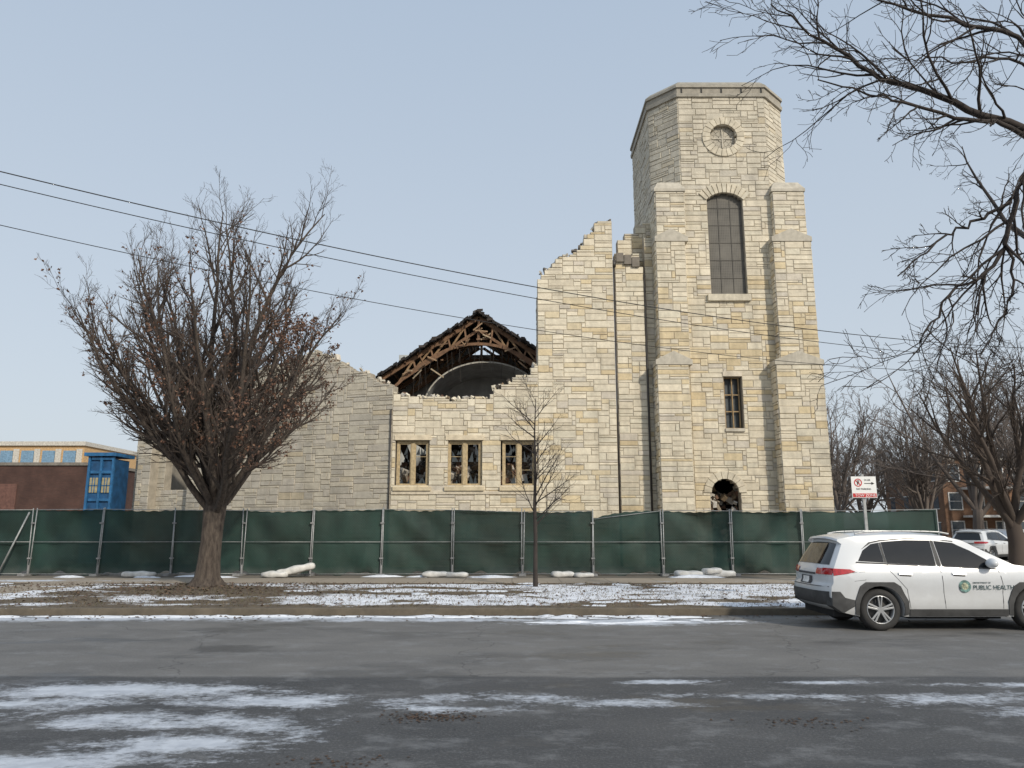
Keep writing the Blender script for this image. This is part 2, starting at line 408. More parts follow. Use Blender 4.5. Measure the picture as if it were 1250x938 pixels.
buttress([(6.32,7.70,32.3,0,8.75),(6.50,7.82,32.5,8.97,14.5),(6.60,7.92,32.7,14.72,17.0)],34.2)
buttress([(11.5,13.55,32.3,0,8.75),(11.8,13.52,32.5,8.97,14.5),(12.0,13.45,32.7,14.72,17.0)],34.2)
for (xa,xb) in ((13.2,13.9),):
    for ya,yb in ((34.6,35.6),(38.2,39.6)):
        stone_wall(S,B,(xb,ya),(xb,yb),0,13.5,None,.3,'tower'); stone_wall(S,B,(xa,ya),(xb,ya),0,13.5,None,.3,'tower')
        stone_wall(S,B,(xb,yb),(xa,yb),0,13.5,None,.3,'tower'); T.box(xa,xb+.05,ya-.05,yb+.05,13.5,13.75,LIME)
def ring(xc,zc,r0,r1,a0,a1,n,y0=32.92,y1=33.1,c=None):
    for k in range(n):
        t0=a0+(a1-a0)*k/n+.012; t1=a0+(a1-a0)*(k+1)/n-.012
        vs=[]
        for y in (y0+R.uniform(-.008,.008),y1):
            for (r,t) in ((r0,t0),(r0,t1),(r1,t1),(r1,t0)): vs.append((xc+r*math.cos(t),y,zc+r*math.sin(t)))
        kk=R.uniform(.86,.98); cc=c or R.choice(CREAM)
        T.add(vs,[(0,1,2,3),(7,6,5,4),(0,4,5,1),(1,5,6,2),(2,6,7,3),(3,7,4,0)],tuple(q*kk for q in cc))
rd=math.radians
ring(WX,17.1-1.207,1.19,1.66,rd(43),rd(137),11)
ring(9.2,3.25,.60,.93,rd(0),rd(180),9)
ring(9.97,19.9,.64,1.0,0,rd(360),22)
DISC=(.50,.46,.38)
for (r0,r1,n,y) in ((.02,.20,6,33.17),(.20,.42,10,33.19),(.42,.66,16,33.18)): ring(9.97,19.9,r0,r1,0,rd(360),n,y,33.35,DISC)
T.beam((9.97,33.16,19.42),(9.97,33.16,20.38),.06,.05,DISC); T.beam((9.49,33.165,19.9),(10.45,33.165,19.9),.05,.06,DISC)
T.box(8.95-.1,10.8,32.83,33.3,11.83,12.14,(.62,.56,.44))
T.box(9.34,10.2,32.9,33.3,5.9,6.04,LIME); T.box(9.34,10.2,32.93,33.3,8.365,8.58,(.62,.55,.44))
for a,b in WIN:
    T.box(a-.12,b+.12,32.87,33.35,3.33,3.51,(.62,.53,.37)); T.box(a-.1,b+.1,32.93,33.3,5.525,5.74,(.66,.57,.42))
T.box(-5.22,1.12,32.935,33.03,3.18,3.32,(.62,.55,.43))
S.obj("ashlar_stones",M_stone,church); B.obj("wall_core",M_mortar,church)
M_trim=attrmat("dressed_limestone",.85,.18,4,.35,.01,18,streak=.2)
T.obj("dressed_trim",M_trim,church,bevel=.012)
M_dark=simple("dark_interior",(.012,.012,.013),.9)
M_frame=simple("cream_window_frame",(.46,.36,.21),.6,var=.25,scale=8)
M_glass=simple("dirty_glass",(.04,.05,.055),.45,var=.4,scale=3)
M_pipe=simple("downpipe",(.05,.043,.038),.5)
m,nt,bs=nodes("lancet_screen"); v=pos(nt); sp=N(nt,'ShaderNodeSeparateXYZ'); nt.links.new(v,sp.inputs[0])
g1=mrange(nt,math_(nt,'PINGPONG',sp.outputs[0],.04),0,.012,1,0); g2=mrange(nt,math_(nt,'PINGPONG',sp.outputs[2],.04),0,.012,1,0)
g=math_(nt,'MAXIMUM',g1,g2); cc=mixc(nt,g,mixc(nt,mrange(nt,noise(nt,v,1.4,4),.3,.7),(.06,.057,.05),(.15,.14,.12)),(.18,.165,.14)); nt.links.new(cc,bs.inputs['Base Color']); bs.inputs['Roughness'].default_value=.7
M_screen=m
gl=MB(); pts=[]
for i in range(13):
    x=WX-.9+1.8*i/12; pts.append((x,33.2,lancet(x)+.05))
vs=[(WX-.9,33.2,12.05),(WX+.9,33.2,12.05)]+pts[::-1]
gl.add(vs,[tuple(range(len(vs)))])
gl.obj("lancet_window",M_screen,church)
fr=MB()
for dx in (-.28,.28): fr.box(WX+dx-.008,WX+dx+.008,33.17,33.195,12.14,lancet(WX+dx))
for z in (13.0,13.85,14.7,15.55,16.4): fr.box(WX-.85,WX+.85,33.175,33.19,z-.006,z+.006)
fr.obj("lancet_leads",simple("screen_bars",(.12,.11,.095),.6),church)
b=MB(); b.box(9.35,10.2,33.39,33.42,5.95,8.5); b.obj("dark_glazing",M_glass,church)
fr=MB()
for x in (9.42,9.77,10.07): fr.box(x,x+.045,33.2,33.3,6.05,8.36)
for z in (6.05,6.8,7.55,8.31): fr.box(9.42,10.12,33.22,33.28,z,z+.045)
fr.obj("small_window_frame",simple("ochre_frame",(.32,.22,.11),.7),church)
fr=MB(); gb=MB()
def casement(fr,gb,a,b,z0,z1,y,k):
    fr.box(a,a+.09,y,y+.12,z0,z1); fr.box(b-.09,b,y,y+.12,z0,z1); fr.box(a+.09,b-.09,y,y+.12,z0,z0+.08); fr.box(a+.09,b-.09,y,y+.12,z1-.09,z1)
    m=(a+b)/2; fr.box(m-.08,m+.08,y-.01,y+.13,z0+.08,z1-.09)
    for (p,q) in ((a+.09,m-.08),(m+.08,b-.09)):
        fr.box(p,p+.045,y+.03,y+.08,z0+.08,z1-.09); fr.box(q-.045,q,y+.03,y+.08,z0+.08,z1-.09)
        fr.box(p+.045,q-.045,y+.03,y+.08,z1-.14,z1-.09); fr.box(p+.045,q-.045,y+.03,y+.08,z0+.08,z0+.13)
    for (p,q) in ((a+.13,m-.12),(m+.12,b-.13)):
        for z in (z0+.72,z0+1.3):
            if R.random()<.5: fr.box(p,q,y+.045,y+.065,z-.010,z+.010)
        for _ in range(5):
            x=R.uniform(p,q-.1); z=R.choice([z0+.1,z1-.6,z1-.9]); 
            gb.add([(x,y+.055,z),(min(q,x+R.uniform(.1,.3)),y+.055,z),(x+R.uniform(0,.2),y+.055,z+R.uniform(.2,.5))],[(0,1,2)])
for k,(a,b_) in enumerate(WIN): casement(fr,gb,a,b_,3.52,5.5,33.12,k)
fr.obj("window_frames",M_frame,church); gb.obj("broken_glass",M_glass,church)
b=MB(); b.cyl((4.665,33.12,0),(4.665,33.12,13.6),.042,8); b.cyl((6.06,33.15,0),(6.06,33.15,13.2),.04,8); b.cyl((-5.31,32.95,0),(-5.31,32.95,6.9),.035,8)
b.box(4.58,4.75,33.02,33.15,13.5,13.8); b.obj("downpipes",M_pipe,church,True)
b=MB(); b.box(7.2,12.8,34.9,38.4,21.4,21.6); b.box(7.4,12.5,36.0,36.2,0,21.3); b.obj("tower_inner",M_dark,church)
M_int=attrmat("interior_plaster",.9,.25,1.2,.2,.02,8)
b=MB()
b.box(-18,6.5,45.5,45.9,0,8.6,(.16,.14,.12))
b.box(1.25,1.6,34.25,45.4,0,11.0,(.20,.10,.07))
b.box(-18.0,-17.7,38.2,45.4,0,6.2,(.3,.27,.22))
b.obj("inner_walls",M_int,church)
# sagging remains of the hall floor / ceiling boards hang behind the windows
b=MB()
for k in range(16):
    x=-5.0+k*.39; z=5.7+R.uniform(-.15,.25); b.beam((x,34.3,z),(x+R.uniform(-.3,.3),38.2,z+R.uniform(-.9,.1)),.36,.05,R.choice([(.06,.045,.035),(.04,.035,.03),(.09,.06,.045)]))
b.obj("collapsed_ceiling",M_int,church)
M_wood=attrmat("truss_timber",.8,.35,5,0)
b=MB(); ax=-1.79; zt=13.15; hw=5.1; ze=9.75
BR=(.18,.10,.055)
for yk,y in enumerate((39.5,43.4)):
    for s in (-1,1):
        b.beam((ax,y,zt-.25),(ax+s*hw,y,ze-.2),.16,.22,BR)
        b.beam((ax+s*.1,y,zt-1.0),(ax+s*hw*.82,y,ze-.35),.12,.15,BR)
        prev=None
        for i in range(9):
            t=i/8; x=ax+s*hw*.86*t; z=zt-1.7-2.3*t*t
            if prev: b.beam(prev,(x,y,z),.13,.15,BR)
            prev=(x,y,z)
        for t in (.15,.32,.5,.68):
            x=ax+s*hw*t; b.beam((x,y+.02,zt-.3-(zt-ze)*t),(x-s*.15,y+.02,zt-1.72-2.3*(t/.86)**2),.09,.12,(.24,.14,.08))
            b.beam((x,y-.02,zt-.3-(zt-ze)*t),(x+s*.75,y-.02,zt-1.72-2.3*(min(1,(t+.14)/.86))**2),.07,.1,(.27,.17,.09))
    b.beam((ax,y,zt-.3),(ax,y,zt-1.8),.14,.14,BR)
for t in (.12,.25,.38,.5,.63,.76,.9):
    for s in (-1,1):
        x=ax+s*hw*t; z=zt-.12-(zt-ze)*t; b.beam((x,39.3,z),(x,46,z),.07,.14,(.16,.09,.05))
for _ in range(26):
    x=ax+R.uniform(-3.9,3.9); t=abs(x-ax)/hw; z=zt-.6-(zt-ze)*t-R.uniform(0,.9); b.beam((x,39.3+R.uniform(-.2,.3),z),(x+R.uniform(-.7,.7),39.3,z+R.uniform(-.5,.5)),.04,.07,R.choice([(.3,.2,.12),(.2,.12,.07),(.38,.3,.2)]))
b.obj("roof_trusses",M_wood,church)
M_shing=attrmat("dark_shingles",.95,.4,4,0)
b=MB()
for s in (-1,1):
    n=40
    for k in range(n):
        t0=k/n; t1=(k+1)/n+.01
        yf=38.9+R.uniform(0,.35)
        p=[(ax+s*hw*t0*1.05,zt-(zt-ze)*t0*1.05),(ax+s*hw*t1*1.05,zt-(zt-ze)*t1*1.05)]
        if s<0: p=p[::-1]
        up=R.uniform(.0,.03); th=.08
        vs=[]
        for y in (yf,46.2): vs+=[(p[0][0],y,p[0][1]-th),(p[1][0],y,p[1][1]-th),(p[1][0],y,p[1][1]+.06+up),(p[0][0],y,p[0][1]+.06+up)]
        k_=R.uniform(.02,.05); b.add(vs,[(0,1,2,3),(7,6,5,4),(0,4,5,1),(1,5,6,2),(2,6,7,3),(3,7,4,0)],(k_,k_*.9,k_*.85))
for _ in range(60):
    s=R.choice((-1,1)); t=R.random(); x=ax+s*hw*t*1.03; z=zt-(zt-ze)*t*1.03+R.uniform(-.15,.06); y=R.uniform(38.7,39.1)
    l=R.uniform(.1,.35); b.beam((x,y,z),(x+R.uniform(-l,l),y-.1,z-R.uniform(0,l*.6)),.04,.12,(.05,.04,.035))
b.obj("broken_roof",M_shing,church)
b=MB(); vs=[]; n=32
VC=(.50,.52,.51)
rr=[(ax+.35+3.3*math.cos(math.pi*i/n),8.0+2.6*math.sin(math.pi*i/n)) for i in range(n+1)]
for y in (40.3,44.5): vs+=[(x,y,z) for x,z in rr]
b.add(vs,[(i,i+1,n+2+i,n+1+i) for i in range(n)],VC)
vs=[(x,40.3,z) for x,z in rr]+[(ax+.35+3.38*math.cos(math.pi*i/n),40.3,8.0+2.68*math.sin(math.pi*i/n)) for i in range(n+1)]
b.add(vs,[(i,n+1+i,n+2+i,i+1) for i in range(n)],(.42,.40,.35))
b.obj("plaster_vault",M_int,church,True)
b=MB(); b.box(-6.8,3.3,44.5,44.7,0,12.0,VC); b.obj("end_wall",M_int,church)
b=MB()
for sx in (-6.9,3.1): b.box(sx-.15,sx+.15,39.6,45.4,0,9.6,(.22,.17,.13))
b.obj("roof_support_walls",M_int,church)
b=MB()
for _ in range(22):
    x=R.uniform(-5.5,.8); z=zt-1.9-2.3*(abs(x-ax)/4.4)**2; b.cyl((x,39.4,z),(x+R.uniform(-.2,.2),39.4,z-R.uniform(.4,1.8)),.012,4)
b.obj("hanging_wires",M_pipe,church)
M_rub=attrmat("rubble",.95,.3,6,0)
b=MB()
def chunk(b,x,y,z,s,c):
    rot=Matrix.Rotation(R.uniform(0,6.28),3,Vector((R.uniform(-1,1),R.uniform(-1,1),R.uniform(-1,1))).normalized())
    dm=Vector((s*R.uniform(.5,1.6),s*R.uniform(.3,1),s*R.uniform(.25,.8)))
    vs=[]
    for (i,j,k) in ((-1,-1,-1),(1,-1,-1),(1,1,-1),(-1,1,-1),(-1,-1,1),(1,-1,1),(1,1,1),(-1,1,1)):
        p=rot@Vector((i*dm.x/2*R.uniform(.7,1.1),j*dm.y/2,k*dm.z/2*R.uniform(.7,1.1))); vs.append((x+p.x,y+p.y,z+p.z))
    b.add(vs,[(0,3,2,1),(4,5,6,7),(0,1,5,4),(1,2,6,5),(2,3,7,6),(3,0,4,7)],c)
RC=[(.40,.37,.32),(.25,.21,.16),(.15,.09,.06),(.08,.07,.06),(.55,.52,.47),(.18,.13,.08)]
for _ in range(3000):
    x=R.uniform(-5.0,1.0); y=R.uniform(33.8,37.0); top=3.7+1.6*math.sin((y-33.4)/4*1.5)+.5*math.sin(x*1.7)+.4*math.sin(x*4.1+y)
    chunk(b,x,y,max(.3,top-R.random()**2*1.6),R.uniform(.12,.45),R.choice(RC))
for _ in range(260): 
    y=R.uniform(33.45,34.6); chunk(b,R.uniform(8.5,9.9),y,R.uniform(.3,2.9+(y-33.4)*.6+.4*math.sin((y+8)*5)),R.uniform(.12,.4),R.choice(RC))
for _ in range(70):
    x=R.uniform(-5.2,1.1); chunk(b,x,33.25+R.uniform(-.15,.2),ptop(x)+.02,R.uniform(.08,.26),R.choice(RC+CREAM))
for _ in range(60):
    s=R.uniform(.1,3.4); chunk(b,1.15+s,33.2+R.uniform(-.1,.15),pB(s)+.02,R.uniform(.1,.25),R.choice(GREY+[(.12,.11,.1),(.2,.17,.14)]))
for _ in range(50):
    t=R.uniform(.3,13.6); P=pe-dA*t; chunk(b,P.x+.1,P.y+.2,pA(t)+.02,R.uniform(.1,.28),R.choice(GREY))
b.obj("rubble",M_rub,church)

# ------------------------------------------------------------------ fence
fence=empty("construction_fence",(0,0,0))
m,nt,bs=nodes("green_windscreen_mesh"); v=pos(nt)
sp=N(nt,'ShaderNodeSeparateXYZ'); nt.links.new(v,sp.inputs[0])
d1=math_(nt,'PINGPONG',math_(nt,'ADD',sp.outputs[0],sp.outputs[2]),.045); d2=math_(nt,'PINGPONG',math_(nt,'SUBTRACT',sp.outputs[0],sp.outputs[2]),.045)
gm=mrange(nt,math_(nt,'MINIMUM',d1,d2),0,.006,.4,0)
c=mixc(nt,mrange(nt,noise(nt,pos(nt,(1,1,.6)),1.2,4,.6),.3,.7),(.004,.021,.016),(.011,.046,.035))
c=mixc(nt,gm,c,(.06,.09,.08))
c=mixc(nt,mrange(nt,noise(nt,pos(nt,(.7,1,3)),2.5,4,.7),.58,.8,0,.2),c,(.07,.10,.085))
c=mixc(nt,mrange(nt,noise(nt,pos(nt,(.35,1,.8)),1.1,3,.5),.50,.72,0,.4),c,(.020,.034,.026))
c=mixc(nt,mrange(nt,math_(nt,'ADD',sp.outputs[2],math_(nt,'MULTIPLY',noise(nt,v,3,3),.3)),.38,.62,.35,0),c,(.10,.11,.10))
nt.links.new(c,bs.inputs['Base Color']); bs.inputs['Roughness'].default_value=.75
tr_=N(nt,'ShaderNodeBsdfTransparent'); mx_=N(nt,'ShaderNodeMixShader'); mx_.inputs[0].default_value=.025
out=nt.nodes['Material Output']; nt.links.new(bs.outputs[0],mx_.inputs[1]); nt.links.new(tr_.outputs[0],mx_.inputs[2]); nt.links.new(mx_.outputs[0],out.inputs[0])
M_fab=m
M_galv=simple("galvanised_steel",(.34,.35,.35),.5,.3,.2,10)
FY=27.0; sp_=2.44
px=[-21.6+sp_*k for k in range(16)]
px=[p for p in px if p<14.9]; px[-1]=14.85
fb=MB(); po=MB(); ft=MB()
tops=[R.uniform(-.06,.05) for _ in px]
for k in range(len(px)-1):
    a,b_=px[k],px[k+1]; off0=.14*math.sin(k*1.7); off1=.14*math.sin((k+1)*1.7)
    nxs,nzs=40,26; vs=[]; ph=R.uniform(0,6); am=R.uniform(.06,.16)
    sag=R.uniform(.0,.07); drop=.28 if abs(px[k]-2.8)<1.3 else 0
    wr=[(R.uniform(4,14),R.uniform(-9,9),R.uniform(0,6),R.uniform(.008,.024)) for _ in range(6)]
    for j in range(nzs+1):
        for i in range(nxs+1):
            u=i/nxs; q=j/nzs; env=math.sin(math.pi*u)**.6*abs(math.sin(2*math.pi*q))**.5
            y=FY+off0*(1-u)+off1*u+.04 +am*env*math.sin(ph+u*3+q*2)
            for (fu,fq,pp,aa) in wr: y+=aa*env*math.sin(fu*u+fq*q+pp)*1.6
            zt_=2.36+tops[k]*(1-u)+tops[k+1]*u-sag*math.sin(math.pi*u)-drop*(1-u)**3+.014*math.sin(u*40+ph)
            z0_=.20+.06*math.sin(u*9+ph)+.04*math.sin(u*23+ph)
            vs.append((a+(b_-a)*u,y,z0_+(zt_-z0_)*q))
    fb.add(vs,[(j*(nxs+1)+i,j*(nxs+1)+i+1,(j+1)*(nxs+1)+i+1,(j+1)*(nxs+1)+i) for j in range(nzs) for i in range(nxs)])
    lean=R.uniform(-.06,.06)
    for (x,o) in ((a+.03,off0),(b_-.03,off1)):
        po.cyl((x,FY+o-.04,.1),(x+lean,FY+o-.04,2.42+tops[k]),.019,8)
    for z in (.2,1.28,2.36):
        dz=drop if z>2 else 0
        po.cyl((a+.03,FY+off0-.05,z-dz+(tops[k] if z>2 else 0)),(b_-.03,FY+off1-.05,z+(tops[k+1] if z>2 else 0)),.012,6)
    ft.box(a-.12,a+.12,FY-.45,FY+.45,G,G+.07)
    ft.cyl((a,FY+off0-.04,.14),(a,FY+off0-.04,.5),.035,8)
    for zc in (.7,1.9): ft.box(a-.06,a+.06,FY+off0-.09,FY+off0-.0,zc,zc+.05)
po.cyl((-17.6,FY-.35,.14),(-16.9,FY-.08,2.3),.03,8)
fb.obj("green_screen_fabric",M_fab,fence,True); po.obj("posts_and_rails",M_galv,fence,True); ft.obj("feet_and_clamps",simple("foot_steel",(.25,.25,.25),.6),fence)

M_bag=simple("white_sandbag",(.62,.61,.58),.8,var=.2,scale=4,bmp=.4)
def sandbag(x,y,l,w,h,rot,lift=0):
    bm=bmesh.new(); bmesh.ops.create_uvsphere(bm,u_segments=20,v_segments=12,radius=1)
    ph=R.uniform(0,6)
    for v_ in bm.verts:
        p=v_.co; e=lambda q:math.copysign(abs(q)**.6,q)
        p.x=e(p.x)*l/2*(1+.05*math.sin(ph+p.y*3)); p.y=e(p.y)*w/2*(1+.1*math.sin(ph+p.x*9)); p.z=e(p.z)*h/2*(1+.16*math.sin(ph+p.x*11+p.y*5))
    me=bpy.data.meshes.new("sandbag"); bm.to_mesh(me); bm.free(); me.materials.append(M_bag)
    me.polygons.foreach_set("use_smooth",[True]*len(me.polygons))
    o=bpy.data.objects.new("sandbag",me); col.objects.link(o); o.location=(x,y,G+h/2-.02+lift); o.rotation_euler=(0,rot[0],rot[1])
for a in [(-7.3,26.2,1.3,.5,.26,(-.22,.1),.12),(-7.9,26.0,.9,.5,.22,(0,-.2)),(-12.6,26.3,1.1,.5,.2,(0,0)),(-2.6,26.3,.9,.45,.2,(0,.2)),(-1.9,26.35,.9,.4,.17,(0,-.1)),(1.7,26.3,.8,.5,.2,(0,.1)),
          (6.0,26.2,1.1,.5,.22,(.05,.1)),(7.0,26.25,1.0,.45,.24,(0,-.1)),(6.7,26.1,.7,.4,.2,(0,.4),.12),(2.4,26.2,.7,.4,.16,(0,.3))]: sandbag(*a)

# ------------------------------------------------------------------ trees
m,nt,bs=nodes("bark"); v=pos(nt,(1,1,.25)); n_=noise(nt,v,14,4,.7)
c=mixc(nt,mrange(nt,n_,.35,.65),(.040,.031,.026),(.11,.088,.07)); nt.links.new(c,bs.inputs['Base Color']); bs.inputs['Roughness'].default_value=.95
bump(nt,bs,n_,.8,.03); M_bark=m
M_twig=simple("twig_bark",(.078,.060,.049),.95,var=.2,scale=.8,obj=False,det=1)
M_bark_dk=simple("bark_backlit",(.042,.034,.030),.95,var=.3,scale=3,obj=False,det=2)  # darkened to paint in the overhanging tree's backlit look; young tree shares it
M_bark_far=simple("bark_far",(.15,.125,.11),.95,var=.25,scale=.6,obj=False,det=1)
class Tree:
    def __init__(s,seed): s.r=random.Random(seed); s.b=MB(); s.t=MB(); s.tips=[]; s.split=False
    def tube(s,pts,rs):
        b=s.t if (s.split and rs[0]<.05) else s.b
        n=10 if rs[0]>.12 else (6 if rs[0]>.04 else (4 if rs[0]>.014 else 3))
        base=len(b.v)
        for i,(p,r) in enumerate(zip(pts,rs)):
            d=(pts[min(i+1,len(pts)-1)]-pts[max(i-1,0)]).normalized()
            ref=Vector((0,0,1)) if abs(d.z)<.9 else Vector((1,0,0))
            sx=d.cross(ref).normalized(); sy=sx.cross(d)
            for k in range(n):
                t=2*math.pi*k/n; q=p+(sx*math.cos(t)+sy*math.sin(t))*r; b.v.append((q.x,q.y,q.z)); b.c.append((1,1,1))
        for i in range(len(pts)-1):
            for k in range(n): b.f.append((base+i*n+k,base+i*n+(k+1)%n,base+(i+1)*n+(k+1)%n,base+(i+1)*n+k))
    def branch(s,p,d,length,r,lvl,P):
        q=P[lvl]; n=q.get('n',6); pts=[p.copy()]; rs=[r]; seg=length/n; d=d.normalized()
        for i in range(n):
            w_=q['wob']; d=(d+Vector((s.r.uniform(-w_,w_),s.r.uniform(-w_,w_),s.r.uniform(-w_,w_)+q.get('up',0)))).normalized()
            p=p+d*seg; pts.append(p.copy()); rs.append(max(r*(1-(i+1)/n*q.get('tap',.8)),q.get('rmin',.004)))
        s.tube(pts,rs)
        s.kids(pts,rs,lvl,P,length)
    def kids(s,pts,rs,lvl,P,length):
        q=P[lvl]
        if lvl+1>=len(P):
            s.tips+= [pts[-1],pts[len(pts)//2]]; return
        nk=q['kids']; n=len(pts)-1
        for k in range(nk):
            t=q.get('t0',.2)+(1-q.get('t0',.2))*(k+s.r.random())/nk; f=t*n; i=min(int(f),n-1); f-=i
            pp=pts[i].lerp(pts[i+1],f); dd=(pts[i+1]-pts[i]).normalized(); rr=rs[i]*(1-f)+rs[i+1]*f
            ang=s.r.uniform(*q['ang']); ax_=dd.cross(Vector((s.r.uniform(-1,1),s.r.uniform(-1,1),s.r.uniform(-1,1)))).normalized()
            nd=Matrix.Rotation(ang,3,ax_)@dd
            nl=length*s.r.uniform(*q['len'])*(1-.45*t)
            s.branch(pp,nd,nl,min(rr*.75,q['kr']*s.r.uniform(.8,1.2)),lvl+1,P)
tr=Tree(11); tr.split=True; base=Vector((-8.75,22.3,G-.05))
tk=MB(); nseg=28; prof_r=[(0,.56),(.10,.44),(.3,.35),(.7,.305),(1.2,.285),(1.7,.285),(2.1,.31),(2.5,.33),(2.75,.30)]
for j,(z,r) in enumerate(prof_r):
    for i in range(nseg):
        a=2*math.pi*i/nseg; fl=1+.07*math.sin(3*a+z*.8)+.04*math.sin(7*a-z*1.1)+(.16*math.sin(5*a+.6) if z<.15 else 0)
        tk.v.append((base.x+.05*z+r*fl*math.cos(a),base.y+r*fl*math.sin(a),base.z+z)); tk.c.append((1,1,1))
for j in range(len(prof_r)-1):
    for i in range(nseg): tk.f.append((j*nseg+i,j*nseg+(i+1)%nseg,(j+1)*nseg+(i+1)%nseg,(j+1)*nseg+i))
tk.f.append(tuple((len(prof_r)-1)*nseg+i for i in range(nseg)))
PL=[dict(n=12,wob=.12,up=.06,tap=.88,kids=16,t0=.16,ang=(.35,.85),len=(.25,.46),kr=.05),
    dict(n=8,wob=.16,up=.085,tap=.85,kids=9,t0=.12,ang=(.4,.9),len=(.30,.5),kr=.018,rmin=.006),
    dict(n=5,wob=.18,up=.07,tap=.7,kids=5,t0=.2,ang=(.35,.9),len=(.35,.6),kr=.008,rmin=.004),
    dict(n=3,wob=.2,up=.05,tap=.5,rmin=.003)]
fk=base+Vector((.13,0,2.6))
limbs=[]
for k in range(10):
    az=2*math.pi*k/10+.3; limbs.append((az,tr.r.uniform(.80,1.0),tr.r.uniform(5.6,6.4),.11))
for k in range(9):
    az=2*math.pi*k/9+.1; limbs.append((az,tr.r.uniform(.48,.70),tr.r.uniform(6.8,7.8),.12))
for k in range(4):
    az=2*math.pi*k/4+.7; limbs.append((az,tr.r.uniform(.26,.40),tr.r.uniform(7.8,8.6),.13))
limbs.append((.2,.20,9.6,.14)); limbs.append((3.0,.08,9.2,.13)); limbs.append((3.3,.24,8.6,.13))
for (az,inc,ln,r) in limbs:
    st=fk-Vector((0,0,tr.r.uniform(0,.6))); d=Vector((math.sin(inc)*math.cos(az)-.10,math.sin(inc)*math.sin(az),math.cos(inc)))
    if math.cos(az)<-.4 and inc>.7: ln*=1.10
    tr.branch(st,d,ln,r,0,PL)
oak=empty("bare_oak_tree",(0,0,0)); tk.obj("trunk",M_bark,oak,True); tr.b.obj("main_limbs",M_bark,oak,True); tr.t.obj("twigs",M_twig,oak,True)
lv=MB()
def leafcard(b,p,s,rr):
    a=Vector((rr.uniform(-1,1),rr.uniform(-1,1),rr.uniform(-1.2,.2))).normalized(); c_=a.cross(Vector((rr.uniform(-1,1),rr.uniform(-1,1),rr.uniform(-1,1)))).normalized()
    k=rr.uniform(.6,1.2); cc=rr.choice([(.15,.078,.05),(.18,.095,.06),(.11,.062,.045),(.21,.13,.09)])
    nn=a.cross(c_)*.25*s
    b.add([p,p+a*s*.5+c_*s*.32+nn,p+a*s,p+a*s*.5-c_*s*.32+nn],[(0,1,2),(0,2,3)],tuple(q*k for q in cc))
for t in tr.tips:
    x,z=t.x,t.z; rr=tr.r
    pr=.02
    rx=(x+8.9)/4.8
    if z<7.8: pr+=.09+ .45*max(0,rx)
    if 7.8<=z<10: pr+=.04+.12*max(0,rx)
    if z>10.5: pr=.004
    cl=max(0,.2+1.0*math.sin(x*2.1+1)*math.sin(z*2.3+t.y*1.7))
    if rr.random()<pr*cl*1.6:
        for _ in range(rr.randint(1,3)): leafcard(lv,t+Vector((rr.uniform(-.08,.08),rr.uniform(-.08,.08),rr.uniform(-.12,.04))),rr.uniform(.07,.12),rr)
M_leaf=attrmat("dry_leaves",.85,.2,8,0)
lv.obj("dry_leaves",M_leaf,oak)
tr=Tree(5); b0=Vector((.66,22.0,G-.03))
tp=[b0+Vector((0,0,0)),b0+Vector((0,0,.5)),b0+Vector((.01,0,1.4)),b0+Vector((-.01,0,2.3)),b0+Vector((.02,0,3.3)),b0+Vector((.0,0,4.4)),b0+Vector((.04,0,5.4))]
rs_=[.085,.07,.062,.055,.04,.025,.01]; tr.tube(tp,rs_)
PS=[dict(n=6,wob=.1,kids=24,t0=.36,ang=(.6,1.1),len=(.34,.52),kr=.022),
    dict(n=6,wob=.12,up=.05,tap=.8,kids=8,t0=.2,ang=(.4,.9),len=(.3,.55),kr=.009,rmin=.004),
    dict(n=4,wob=.15,up=.04,tap=.6,kids=3,t0=.3,ang=(.4,.9),len=(.4,.6),kr=.005,rmin=.003),dict(n=2,wob=.2,rmin=.003)]
tr.kids(tp,rs_,0,PS,4.6)
tr.b.obj("young_tree",M_bark_dk,None,True)
tr=Tree(21); b0=Vector((14.2,17.6,G-.05))
tr.tube([b0,b0+Vector((0,0,.4)),b0+Vector((-.05,-.05,2)),b0+Vector((-.1,-.2,4.5)),b0+Vector((-.3,-.5,6.2)),b0+Vector((-.2,-.4,8.5)),b0+Vector((.2,0,11)),b0+Vector((.3,0,14))],[.42,.3,.27,.24,.21,.17,.11,.03])
PR=[dict(n=8,wob=.16,tap=.85,kids=15,t0=.25,ang=(.35,.95),len=(.22,.36),kr=.030),
    dict(n=8,wob=.26,up=.0,tap=.85,kids=6,t0=.2,ang=(.45,1.0),len=(.35,.6),kr=.015,rmin=.008),
    dict(n=5,wob=.28,up=.02,tap=.7,kids=3,t0=.3,ang=(.45,1.0),len=(.4,.65),kr=.010,rmin=.006),
    dict(n=3,wob=.25,rmin=.005)]
def limb(pts,r0,r1=.012,kids=None):
    P=[Vector(p) for p in pts]; out=[]
    for i in range(len(P)-1):
        p0=P[max(i-1,0)];p1=P[i];p2=P[i+1];p3=P[min(i+2,len(P)-1)]
        for k in range(4):
            t=k/4; out.append(.5*((2*p1)+(-p0+p2)*t+(2*p0-5*p1+4*p2-p3)*t*t+(-p0+3*p1-3*p2+p3)*t**3)+Vector((tr.r.uniform(-.07,.07),0,tr.r.uniform(-.07,.07))))
    out.append(P[-1]); n=len(out); rs=[r0+(r1-r0)*(i/(n-1))**.8 for i in range(n)]
    tr.tube(out,rs); Q=[dict(PR[0])]+PR[1:]
    if kids: Q[0]['kids']=kids
    L_=sum((out[i+1]-out[i]).length for i in range(n-1)); tr.kids(out,rs,0,Q,L_)
limb([(13.95,17.1,6.2),(12.6,15.6,8.3),(10.9,14.4,9.5),(9.2,14,10.1),(8.1,14,10.55),(7.0,13.9,11.0),(6.1,13.8,11.6),(5.3,13.8,12.3)],.13,kids=20)
